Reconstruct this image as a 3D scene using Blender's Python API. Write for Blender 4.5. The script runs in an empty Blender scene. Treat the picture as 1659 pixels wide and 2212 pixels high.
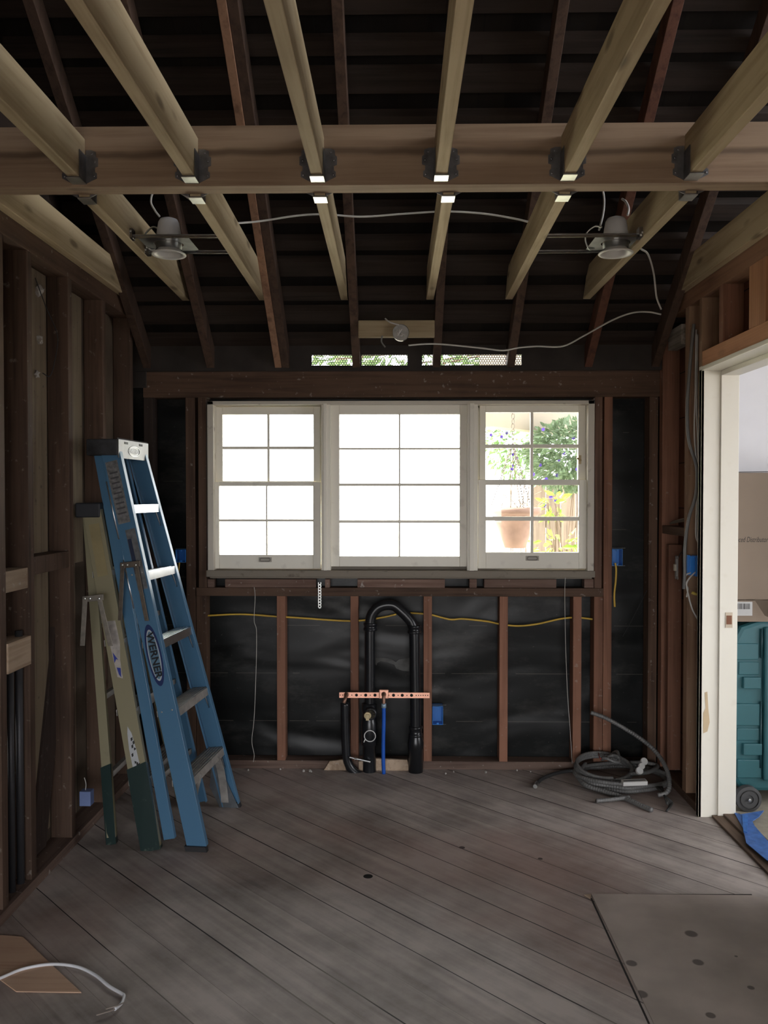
import bpy, math, random
from mathutils import Vector, Matrix
random.seed(7)
PI = math.pi
sc = bpy.context.scene
C = sc.collection

# ------------------------------------------------------------------ camera
F_PX, W_PX, H_PX = 1790.0, 1659.0, 2212.0
CAM = Vector((0, 0, 1.51))
YAW = math.atan((860 - W_PX/2)/F_PX)
PITCH = math.atan((1106 - 1070)/F_PX)
cd = bpy.data.cameras.new('camera')
cam = bpy.data.objects.new('camera', cd); C.objects.link(cam)
cam.location = CAM
cam.rotation_euler = (PI/2 - PITCH, 0, YAW)
cd.sensor_fit = 'HORIZONTAL'; cd.sensor_width = 36; cd.lens = F_PX*36/W_PX
cd.clip_start = 0.05; cd.clip_end = 300
sc.camera = cam
CR = cam.rotation_euler.to_matrix()

def ray(px, py):
    return CR @ Vector(((px - W_PX/2)/F_PX, -(py - H_PX/2)/F_PX, -1))
def atY(px, py, Y):
    """point of the place seen at photo pixel (px,py) on the plane y = Y"""
    d = ray(px, py); return CAM + d*(Y/d.y)
def atX(px, py, X):
    d = ray(px, py); return CAM + d*(X/d.x)
def atZ(px, py, Z=0.0):
    d = ray(px, py); return CAM + d*((Z - CAM.z)/d.z)

# ------------------------------------------------------------------ world, sun, exposure
SKY = 6.0
w = bpy.data.worlds.new('sky'); sc.world = w; w.use_nodes = True
bg = w.node_tree.nodes['Background']
bg.inputs[0].default_value = (0.97, 0.97, 1.0, 1); bg.inputs[1].default_value = SKY
sd = bpy.data.lights.new('sun', 'SUN'); sd.energy = 24; sd.angle = 0.01; sd.color = (1, .95, .85)
sun = bpy.data.objects.new('sun', sd); C.objects.link(sun)
sun.rotation_euler = (math.radians(-18), math.radians(-28), 0)
sun.location = (-4, -2, 9)
def portal(name, loc, rot, sx, sy):
    l = bpy.data.lights.new(name, 'AREA'); l.shape = 'RECTANGLE'; l.size = sx; l.size_y = sy
    l.cycles.is_portal = True            # sampling guide for the sky through an opening; gives off no light
    o = bpy.data.objects.new(name, l); C.objects.link(o); o.location = loc; o.rotation_euler = rot
portal('sky_portal_windows', (0.01, 4.72, 1.55), (-PI/2, 0, 0), 2.1, 1.0)
portal('sky_portal_rear', (0, -1.31, 1.18), (PI/2, 0, 0), 2.6, 2.35)
portal('sky_portal_side_room', (3.2, -0.6, 1.5), (PI/2, 0, 0), 2.2, 1.5)
portal('sky_portal_added_opening', (4.72, 1.9, 1.42), (0, PI/2, 0), 1.45, 2.6)
sc.cycles.use_denoising = True
sc.cycles.max_bounces = 10; sc.cycles.diffuse_bounces = 6
sc.view_settings.view_transform = 'Standard'; sc.view_settings.look = 'None'
sc.view_settings.exposure = 0.55; sc.view_settings.gamma = 1.0
sc.view_settings.use_curve_mapping = False

# ------------------------------------------------------------------ materials
MATS = {}
def _base(name):
    m = bpy.data.materials.new(name); m.use_nodes = True
    nt = m.node_tree; return m, nt, nt.nodes['Principled BSDF']
def flat(name, col, rough=.6, metal=0, var=.12, scale=8, bump=0.0, spec=.5, trans=0):
    if name in MATS: return MATS[name]
    m, nt, p = _base(name)
    tc = nt.nodes.new('ShaderNodeTexCoord'); n = nt.nodes.new('ShaderNodeTexNoise')
    n.inputs['Scale'].default_value = scale; n.inputs['Detail'].default_value = 6
    nt.links.new(tc.outputs['Object'], n.inputs['Vector'])
    r = nt.nodes.new('ShaderNodeValToRGB')
    r.color_ramp.elements[0].position = .3; r.color_ramp.elements[1].position = .7
    r.color_ramp.elements[0].color = (*[c*(1-var) for c in col], 1)
    r.color_ramp.elements[1].color = (*[min(1, c*(1+var)) for c in col], 1)
    nt.links.new(n.outputs['Fac'], r.inputs[0]); nt.links.new(r.outputs[0], p.inputs['Base Color'])
    p.inputs['Roughness'].default_value = rough; p.inputs['Metallic'].default_value = metal
    p.inputs['Specular IOR Level'].default_value = spec
    p.inputs['Transmission Weight'].default_value = trans
    if bump:
        b = nt.nodes.new('ShaderNodeBump'); b.inputs['Strength'].default_value = bump; b.inputs['Distance'].default_value = .01
        nt.links.new(n.outputs['Fac'], b.inputs['Height']); nt.links.new(b.outputs[0], p.inputs['Normal'])
    MATS[name] = m; return m

def wood(name, light, dark, axis, rough=.75, grain=1.0, band=0, speck=0.0, speckcol=(.5, .48, .44), knots=.0, spec=.3):
    """lumber whose grain runs along the given axis of the member"""
    key = name + '_' + 'xyz'[axis]
    if key in MATS: return MATS[key]
    m, nt, p = _base(key); N = nt.nodes.new; L = nt.links.new
    tc = N('ShaderNodeTexCoord'); oi = N('ShaderNodeObjectInfo')
    cm = N('ShaderNodeCombineXYZ')
    mul = N('ShaderNodeMath'); mul.operation = 'MULTIPLY'; mul.inputs[1].default_value = 37.0
    L(oi.outputs['Random'], mul.inputs[0])
    for i in range(3): L(mul.outputs[0], cm.inputs[i])
    add = N('ShaderNodeVectorMath'); L(tc.outputs['Object'], add.inputs[0]); L(cm.outputs[0], add.inputs[1])
    mp = N('ShaderNodeMapping'); s = [28, 28, 28]; s[axis] = 1.3; mp.inputs['Scale'].default_value = s
    L(add.outputs[0], mp.inputs['Vector'])
    n1 = N('ShaderNodeTexNoise'); n1.inputs['Scale'].default_value = 1.0; n1.inputs['Detail'].default_value = 5; n1.inputs['Distortion'].default_value = .6
    L(mp.outputs[0], n1.inputs['Vector'])
    mp2 = N('ShaderNodeMapping'); s = [120, 120, 120]; s[axis] = 4; mp2.inputs['Scale'].default_value = s
    L(add.outputs[0], mp2.inputs['Vector'])
    n2 = N('ShaderNodeTexNoise'); n2.inputs['Scale'].default_value = 1.0; n2.inputs['Detail'].default_value = 3
    L(mp2.outputs[0], n2.inputs['Vector'])
    n3 = N('ShaderNodeTexNoise'); n3.inputs['Scale'].default_value = 3.5; n3.inputs['Detail'].default_value = 4
    L(add.outputs[0], n3.inputs['Vector'])
    mx = N('ShaderNodeMath'); mx.operation = 'MULTIPLY_ADD'; mx.inputs[1].default_value = .35*grain
    L(n2.outputs['Fac'], mx.inputs[0]); L(n1.outputs['Fac'], mx.inputs[2])
    mx2 = N('ShaderNodeMath'); mx2.operation = 'MULTIPLY_ADD'; mx2.inputs[1].default_value = .5
    L(n3.outputs['Fac'], mx2.inputs[0]); L(mx.outputs[0], mx2.inputs[2])
    r = N('ShaderNodeValToRGB'); r.color_ramp.elements[0].position = .66; r.color_ramp.elements[1].position = 1.15 if grain < 1 else 1.02
    r.color_ramp.elements[1].position = 1.0
    r.color_ramp.elements[0].color = (*dark, 1); r.color_ramp.elements[1].color = (*light, 1)
    L(mx2.outputs[0], r.inputs[0])
    hs = N('ShaderNodeHueSaturation')
    mr = N('ShaderNodeMapRange'); mr.inputs['To Min'].default_value = .82; mr.inputs['To Max'].default_value = 1.16
    L(oi.outputs['Random'], mr.inputs['Value']); L(mr.outputs[0], hs.inputs['Value']); L(r.outputs[0], hs.inputs['Color'])
    out = hs.outputs[0]
    if knots:
        v = N('ShaderNodeTexVoronoi'); v.inputs['Scale'].default_value = 1.0; v.inputs['Randomness'].default_value = 1
        mp3 = N('ShaderNodeMapping'); s = [9, 9, 9]; s[axis] = 3.0; mp3.inputs['Scale'].default_value = s
        L(add.outputs[0], mp3.inputs['Vector']); L(mp3.outputs[0], v.inputs['Vector'])
        kr = N('ShaderNodeMapRange'); kr.inputs['From Min'].default_value = .08; kr.inputs['From Max'].default_value = .17
        kr.inputs['To Min'].default_value = knots; kr.inputs['To Max'].default_value = 0
        L(v.outputs['Distance'], kr.inputs['Value'])
        mk = N('ShaderNodeMix'); mk.data_type = 'RGBA'; mk.inputs[7].default_value = (*[c*.35 for c in dark], 1)
        L(kr.outputs[0], mk.inputs[0]); L(out, mk.inputs[6]); out = mk.outputs[2]
    if band:
        sp_ = N('ShaderNodeSeparateXYZ'); L(tc.outputs['Object'], sp_.inputs[0])
        bn = N('ShaderNodeTexNoise'); bn.inputs['Scale'].default_value = 3.0; bn.inputs['Detail'].default_value = 3; L(tc.outputs['Object'], bn.inputs['Vector'])
        b1 = N('ShaderNodeMath'); b1.operation = 'MULTIPLY_ADD'; b1.inputs[1].default_value = .045; L(bn.outputs['Fac'], b1.inputs[0]); L(sp_.outputs[2], b1.inputs[2])
        b2 = N('ShaderNodeMath'); b2.operation = 'SUBTRACT'; b2.inputs[1].default_value = band + .022; L(b1.outputs[0], b2.inputs[0])
        b3 = N('ShaderNodeMath'); b3.operation = 'ABSOLUTE'; L(b2.outputs[0], b3.inputs[0])
        b4 = N('ShaderNodeMapRange'); b4.inputs['From Min'].default_value = .004; b4.inputs['From Max'].default_value = .017; b4.inputs['To Min'].default_value = .75; b4.inputs['To Max'].default_value = 0
        L(b3.outputs[0], b4.inputs['Value']); mb_ = N('ShaderNodeMix'); mb_.data_type = 'RGBA'; mb_.inputs[7].default_value = (*[c_*.5 for c_ in dark], 1)
        L(b4.outputs[0], mb_.inputs[0]); L(out, mb_.inputs[6]); out = mb_.outputs[2]
    if speck:
        n4 = N('ShaderNodeTexNoise'); n4.inputs['Scale'].default_value = 38; n4.inputs['Detail'].default_value = 3
        L(add.outputs[0], n4.inputs['Vector'])
        sr = N('ShaderNodeMapRange'); sr.inputs['From Min'].default_value = .66; sr.inputs['From Max'].default_value = .74
        sr.inputs['To Min'].default_value = 0; sr.inputs['To Max'].default_value = speck
        L(n4.outputs['Fac'], sr.inputs['Value'])
        ms = N('ShaderNodeMix'); ms.data_type = 'RGBA'; ms.inputs[7].default_value = (*speckcol, 1)
        L(sr.outputs[0], ms.inputs[0]); L(out, ms.inputs[6]); out = ms.outputs[2]
    L(out, p.inputs['Base Color'])
    b = N('ShaderNodeBump'); b.inputs['Strength'].default_value = .35; b.inputs['Distance'].default_value = .003
    L(mx.outputs[0], b.inputs['Height']); L(b.outputs[0], p.inputs['Normal'])
    p.inputs['Roughness'].default_value = rough; p.inputs['Specular IOR Level'].default_value = spec
    MATS[key] = m; return m

def newwood(ax): return wood('pale_lumber', (.46, .37, .235), (.31, .235, .135), ax, knots=.7)
def beamwood(ax): return wood('beam_lumber', (.30, .215, .145), (.21, .14, .092), ax, knots=.5, band=.105)
def oldwood(ax): return wood('old_redwood', (.122, .072, .047), (.060, .034, .022), ax, speck=.35)
def redwood(ax): return wood('red_fir', (.27, .13, .082), (.155, .073, .045), ax, speck=.25)
def darkwood(ax): return wood('attic_wood', (.045, .030, .024), (.022, .015, .012), ax, speck=.1)
def attic(ax): return wood('rafter_wood', (.088, .054, .038), (.045, .027, .019), ax)
def greywood(ax): return wood('weathered_wood', (.30, .27, .23), (.13, .11, .09), ax, speck=.3)

def painted(name, col, rough=.45, wear=.25, wearcol=(.25, .22, .18)):
    if name in MATS: return MATS[name]
    m, nt, p = _base(name); N = nt.nodes.new; L = nt.links.new
    tc = N('ShaderNodeTexCoord'); n = N('ShaderNodeTexNoise'); n.inputs['Scale'].default_value = 16; n.inputs['Detail'].default_value = 8
    L(tc.outputs['Object'], n.inputs['Vector'])
    mr = N('ShaderNodeMapRange'); mr.inputs['From Min'].default_value = .62; mr.inputs['From Max'].default_value = .72
    mr.inputs['To Max'].default_value = wear; L(n.outputs['Fac'], mr.inputs['Value'])
    mx = N('ShaderNodeMix'); mx.data_type = 'RGBA'; mx.inputs[6].default_value = (*col, 1); mx.inputs[7].default_value = (*wearcol, 1)
    L(mr.outputs[0], mx.inputs[0]); L(mx.outputs[2], p.inputs['Base Color'])
    p.inputs['Roughness'].default_value = rough
    b = N('ShaderNodeBump'); b.inputs['Strength'].default_value = .15; b.inputs['Distance'].default_value = .002
    L(n.outputs['Fac'], b.inputs['Height']); L(b.outputs[0], p.inputs['Normal'])
    MATS[name] = m; return m

def floor_mat():
    m, nt, p = _base('old_diagonal_floorboards'); N = nt.nodes.new; L = nt.links.new
    tc = N('ShaderNodeTexCoord')
    mp = N('ShaderNodeMapping'); mp.vector_type = 'POINT'; mp.inputs['Rotation'].default_value = (0, 0, PI/4)
    L(tc.outputs['Object'], mp.inputs['Vector'])       # y' = (x+y)/sqrt2 is across the boards
    sx = N('ShaderNodeSeparateXYZ'); L(mp.outputs[0], sx.inputs[0])
    def math_(op, a, b=None, c=None):
        n = N('ShaderNodeMath'); n.operation = op
        for i, v in enumerate((a, b, c)):
            if v is None: continue
            if isinstance(v, (int, float)): n.inputs[i].default_value = v
            else: L(v, n.inputs[i])
        return n.outputs[0]
    u = math_('SUBTRACT', sx.outputs[1], 1.233)
    wob = N('ShaderNodeTexNoise'); wob.inputs['Scale'].default_value = 2.2; wob.inputs['Detail'].default_value = 2
    L(tc.outputs['Object'], wob.inputs['Vector'])
    u = math_('ADD', u, math_('MULTIPLY', math_('SUBTRACT', wob.outputs['Fac'], .5), .006))
    q = math_('DIVIDE', u, .1448)
    idx = math_('FLOOR', q); fr = math_('FRACT', q)
    edge = math_('MINIMUM', fr, math_('SUBTRACT', 1.0, fr))      # 0 at seam
    wn = N('ShaderNodeTexWhiteNoise'); wn.noise_dimensions = '1D'; L(idx, wn.inputs['W'])
    # grain along board
    cb = N('ShaderNodeCombineXYZ')
    L(math_('MULTIPLY', sx.outputs[0], 1.6), cb.inputs[0]); L(math_('MULTIPLY', sx.outputs[1], 34.0), cb.inputs[1]); L(math_('MULTIPLY', wn.outputs['Value'], 50.0), cb.inputs[2])
    g = N('ShaderNodeTexNoise'); g.inputs['Scale'].default_value = 1; g.inputs['Detail'].default_value = 6; g.inputs['Distortion'].default_value = .5
    L(cb.outputs[0], g.inputs['Vector'])
    st = N('ShaderNodeTexNoise'); st.inputs['Scale'].default_value = 2.3; st.inputs['Detail'].default_value = 7; st.inputs['Roughness'].default_value = .62
    L(tc.outputs['Object'], st.inputs['Vector'])
    v = math_('ADD', math_('MULTIPLY', g.outputs['Fac'], .34), math_('MULTIPLY', st.outputs['Fac'], .91))
    v = math_('ADD', v, math_('MULTIPLY', wn.outputs['Value'], .10))
    r = N('ShaderNodeValToRGB'); e = r.color_ramp.elements
    e[0].position = .45; e[0].color = (.17, .142, .13, 1); e[1].position = .80; e[1].color = (.47, .415, .38, 1)
    L(v, r.inputs[0])
    # reddish worn patches
    rp = N('ShaderNodeTexNoise'); rp.inputs['Scale'].default_value = .9; rp.inputs['Detail'].default_value = 5
    mpo = N('ShaderNodeMapping'); mpo.inputs['Location'].default_value = (3.1, 1.7, 0); L(tc.outputs['Object'], mpo.inputs['Vector']); L(mpo.outputs[0], rp.inputs['Vector'])
    rr = N('ShaderNodeMapRange'); rr.inputs['From Min'].default_value = .52; rr.inputs['From Max'].default_value = .68; rr.inputs['To Max'].default_value = .55
    L(rp.outputs['Fac'], rr.inputs['Value'])
    mx = N('ShaderNodeMix'); mx.data_type = 'RGBA'; mx.inputs[7].default_value = (.36, .23, .20, 1)
    L(rr.outputs[0], mx.inputs[0]); L(r.outputs[0], mx.inputs[6])
    # seams: gap width varies by seam, some filled with pale dust
    wn2 = N('ShaderNodeTexWhiteNoise'); wn2.noise_dimensions = '1D'; L(math_('ROUND', q), wn2.inputs['W'])
    half = math_('ADD', .0015, math_('MULTIPLY', wn2.outputs['Value'], .020))
    seam = math_('LESS_THAN', edge, half)
    dn = N('ShaderNodeTexNoise'); dn.inputs['Scale'].default_value = 1.3; dn.inputs['Detail'].default_value = 3; L(mp.outputs[0], dn.inputs['Vector'])
    dust = N('ShaderNodeMapRange'); dust.inputs['From Min'].default_value = .52; dust.inputs['From Max'].default_value = .60; L(dn.outputs['Fac'], dust.inputs['Value'])
    sc1 = N('ShaderNodeMix'); sc1.data_type = 'RGBA'; sc1.inputs[6].default_value = (.018, .013, .011, 1); sc1.inputs[7].default_value = (.20, .175, .15, 1)
    L(dust.outputs[0], sc1.inputs[0])
    fin = N('ShaderNodeMix'); fin.data_type = 'RGBA'; L(seam, fin.inputs[0]); L(mx.outputs[2], fin.inputs[6]); L(sc1.outputs[2], fin.inputs[7])
    L(fin.outputs[2], p.inputs['Base Color'])
    p.inputs['Roughness'].default_value = .62; p.inputs['Specular IOR Level'].default_value = .35
    hgt = math_('SUBTRACT', math_('MULTIPLY', v, .25), math_('MULTIPLY', seam, 1.0))
    b = N('ShaderNodeBump'); b.inputs['Strength'].default_value = .5; b.inputs['Distance'].default_value = .004
    L(hgt, b.inputs['Height']); L(b.outputs[0], p.inputs['Normal'])
    return m

def tar_mat():
    m, nt, p = _base('black_tar_paper'); N = nt.nodes.new; L = nt.links.new
    tc = N('ShaderNodeTexCoord')
    n = N('ShaderNodeTexNoise'); n.inputs['Scale'].default_value = 1.6; n.inputs['Detail'].default_value = 1.5; n.inputs['Distortion'].default_value = .5
    mp = N('ShaderNodeMapping'); mp.inputs['Scale'].default_value = (1, 1, 2.2); L(tc.outputs['Object'], mp.inputs['Vector']); L(mp.outputs[0], n.inputs['Vector'])
    n2 = N('ShaderNodeTexNoise'); n2.inputs['Scale'].default_value = 60; n2.inputs['Detail'].default_value = 2; L(tc.outputs['Object'], n2.inputs['Vector'])
    mr = N('ShaderNodeMapRange'); mr.inputs['From Min'].default_value = .70; mr.inputs['From Max'].default_value = .76; L(n2.outputs['Fac'], mr.inputs['Value'])
    mr.inputs['To Max'].default_value = .5
    mx = N('ShaderNodeMix'); mx.data_type = 'RGBA'; mx.inputs[6].default_value = (.0045, .0055, .0055, 1); mx.inputs[7].default_value = (.12, .115, .10, 1)
    L(mr.outputs[0], mx.inputs[0])
    # lap lines of the paper courses
    w_ = N('ShaderNodeSeparateXYZ'); L(tc.outputs['Object'], w_.inputs[0])
    d = N('ShaderNodeMath'); d.operation = 'MULTIPLY_ADD'; d.inputs[1].default_value = 1/.27; d.inputs[2].default_value = .12; L(w_.outputs[2], d.inputs[0])
    f = N('ShaderNodeMath'); f.operation = 'FRACT'; L(d.outputs[0], f.inputs[0])
    lt = N('ShaderNodeMath'); lt.operation = 'LESS_THAN'; lt.inputs[1].default_value = .012; L(f.outputs[0], lt.inputs[0])
    n3 = N('ShaderNodeTexNoise'); n3.inputs['Scale'].default_value = 5; L(tc.outputs['Object'], n3.inputs['Vector'])
    gt = N('ShaderNodeMath'); gt.operation = 'GREATER_THAN'; gt.inputs[1].default_value = .5; L(n3.outputs['Fac'], gt.inputs[0])
    an = N('ShaderNodeMath'); an.operation = 'MULTIPLY'; L(lt.outputs[0], an.inputs[0]); L(gt.outputs[0], an.inputs[1])
    mx2 = N('ShaderNodeMix'); mx2.data_type = 'RGBA'; mx2.inputs[7].default_value = (.07, .065, .055, 1)
    L(an.outputs[0], mx2.inputs[0]); L(mx.outputs[2], mx2.inputs[6])
    n5 = N('ShaderNodeTexNoise'); n5.inputs['Scale'].default_value = 2.6; n5.inputs['Detail'].default_value = 6; n5.inputs['Roughness'].default_value = .7
    mp5 = N('ShaderNodeMapping'); mp5.inputs['Scale'].default_value = (.8, 1, 1.9); mp5.inputs['Location'].default_value = (4.2, 0, 1.3); L(tc.outputs['Object'], mp5.inputs['Vector']); L(mp5.outputs[0], n5.inputs['Vector'])
    m5 = N('ShaderNodeMapRange'); m5.inputs['From Min'].default_value = .52; m5.inputs['From Max'].default_value = .75; m5.inputs['To Max'].default_value = .6; L(n5.outputs['Fac'], m5.inputs['Value'])
    mx5 = N('ShaderNodeMix'); mx5.data_type = 'RGBA'; mx5.inputs[7].default_value = (.062, .06, .054, 1); L(m5.outputs[0], mx5.inputs[0]); L(mx2.outputs[2], mx5.inputs[6]); L(mx5.outputs[2], p.inputs['Base Color'])
    p.inputs['Roughness'].default_value = .36; p.inputs['Specular IOR Level'].default_value = .28
    b = N('ShaderNodeBump'); b.inputs['Strength'].default_value = .5; b.inputs['Distance'].default_value = .06
    L(n.outputs['Fac'], b.inputs['Height']); L(b.outputs[0], p.inputs['Normal'])
    return m

def boards_mat(name, c1, c2, pitch, axis=0, gap=.03, rough=.8):
    """wall boards with dark joints: axis = the coordinate that crosses the boards"""
    m, nt, p = _base(name); N = nt.nodes.new; L = nt.links.new
    tc = N('ShaderNodeTexCoord'); s = N('ShaderNodeSeparateXYZ'); L(tc.outputs['Object'], s.inputs[0])
    d = N('ShaderNodeMath'); d.operation = 'DIVIDE'; d.inputs[1].default_value = pitch; L(s.outputs[axis], d.inputs[0])
    f = N('ShaderNodeMath'); f.operation = 'FRACT'; L(d.outputs[0], f.inputs[0])
    fl = N('ShaderNodeMath'); fl.operation = 'FLOOR'; L(d.outputs[0], fl.inputs[0])
    wn = N('ShaderNodeTexWhiteNoise'); wn.noise_dimensions = '1D'; L(fl.outputs[0], wn.inputs['W'])
    n = N('ShaderNodeTexNoise'); n.inputs['Detail'].default_value = 6; n.inputs['Scale'].default_value = 6; L(tc.outputs['Object'], n.inputs['Vector'])
    a = N('ShaderNodeMath'); a.operation = 'MULTIPLY_ADD'; a.inputs[1].default_value = .5; L(wn.outputs['Value'], a.inputs[0]); L(n.outputs['Fac'], a.inputs[2])
    r = N('ShaderNodeValToRGB'); r.color_ramp.elements[0].position = .35; r.color_ramp.elements[0].color = (*c1, 1); r.color_ramp.elements[1].position = 1; r.color_ramp.elements[1].color = (*c2, 1)
    L(a.outputs[0], r.inputs[0])
    lt = N('ShaderNodeMath'); lt.operation = 'LESS_THAN'; lt.inputs[1].default_value = gap; L(f.outputs[0], lt.inputs[0])
    mx = N('ShaderNodeMix'); mx.data_type = 'RGBA'; mx.inputs[7].default_value = (.01, .008, .007, 1)
    L(lt.outputs[0], mx.inputs[0]); L(r.outputs[0], mx.inputs[6]); L(mx.outputs[2], p.inputs['Base Color'])
    p.inputs['Roughness'].default_value = rough; p.inputs['Specular IOR Level'].default_value = .2
    return m

def plywood_mat():
    m, nt, p = _base('stained_plywood'); N = nt.nodes.new; L = nt.links.new
    tc = N('ShaderNodeTexCoord')
    n = N('ShaderNodeTexNoise'); n.inputs['Scale'].default_value = 4; n.inputs['Detail'].default_value = 7; L(tc.outputs['Object'], n.inputs['Vector'])
    r = N('ShaderNodeValToRGB'); e = r.color_ramp.elements
    e[0].position = .3; e[0].color = (.30, .25, .22, 1); e[1].position = .75; e[1].color = (.47, .40, .35, 1); L(n.outputs['Fac'], r.inputs[0])
    out = r.outputs[0]
    # knots where the sheet has them
    for (x, y, rr) in KNOTS:
        vm = N('ShaderNodeVectorMath'); vm.operation = 'DISTANCE'; vm.inputs[1].default_value = (x, y, 0)
        fl = N('ShaderNodeVectorMath'); fl.operation = 'MULTIPLY'; fl.inputs[1].default_value = (1, 1, 0)
        L(tc.outputs['Object'], fl.inputs[0]); L(fl.outputs[0], vm.inputs[0])
        mr = N('ShaderNodeMapRange'); mr.inputs['From Min'].default_value = rr*.75; mr.inputs['From Max'].default_value = rr; mr.inputs['To Min'].default_value = .8; mr.inputs['To Max'].default_value = 0
        L(vm.outputs['Value'], mr.inputs['Value'])
        mx = N('ShaderNodeMix'); mx.data_type = 'RGBA'; mx.inputs[7].default_value = (.05, .035, .03, 1)
        L(mr.outputs[0], mx.inputs[0]); L(out, mx.inputs[6]); out = mx.outputs[2]
    L(out, p.inputs['Base Color']); p.inputs['Roughness'].default_value = .65
    return m

def glass_mat():
    m, nt, p = _base('window_glass')
    nt.nodes.remove(p); N = nt.nodes.new; L = nt.links.new
    t = N('ShaderNodeBsdfTransparent'); t.inputs[0].default_value = (.97, .98, .97, 1)
    g = N('ShaderNodeBsdfGlossy'); g.inputs['Roughness'].default_value = .02
    f = N('ShaderNodeFresnel'); f.inputs[0].default_value = 1.45
    mx = N('ShaderNodeMixShader'); L(f.outputs[0], mx.inputs[0]); L(t.outputs[0], mx.inputs[1]); L(g.outputs[0], mx.inputs[2])
    L(mx.outputs[0], nt.nodes['Material Output'].inputs[0]); return m

def cardboard(): return flat('cardboard', (.20, .155, .115), .85, var=.07, scale=3)
def steel(): return flat('galvanised_steel', (.62, .64, .63), .32, 1, .15, 20)
def dsteel(): return flat('dull_bracket_steel', (.20, .20, .21), .45, .9, .3, 30)
def alu(): return flat('brushed_aluminium', (.80, .81, .82), .30, 1, .06, 30)
def dull_alu(): return flat('dull_aluminium', (.36, .345, .32), .55, .35, .25, 25)
def blue(): return painted('blue_fibreglass', (.080, .19, .315), .28, .10, (.25, .3, .36))
def khaki(): return painted('khaki_fibreglass', (.25, .225, .135), .5, .2, (.13, .115, .08))
def abs_(): return flat('black_abs_plastic', (.012, .013, .015), .28, 0, .2, 10)
def copper(): return flat('bright_copper', (.95, .50, .36), .38, .75, .08, 20)
def dcopper(): return flat('tarnished_copper', (.30, .17, .12), .45, .7, .3, 30)
def bluebox(): return flat('blue_pvc_box', (.025, .20, .60), .35, 0, .1, 10)
def white_cable(): return flat('white_cable_jacket', (.55, .54, .51), .5, 0, .08, 20)
def yellow_cable(): return flat('yellow_cable_jacket', (.62, .40, .055), .45, 0, .08, 20)
def blackrub(): return flat('black_rubber', (.02, .02, .022), .6)
def conduit(): return flat('grey_flexible_conduit', (.17, .17, .165), .5, .2, .15, 12)
def white_plastic(): return flat('white_plastic', (.62, .62, .60), .4)
def cream(): return painted('cream_window_paint', (.82, .79, .69), .42, .2, (.35, .32, .26))

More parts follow.
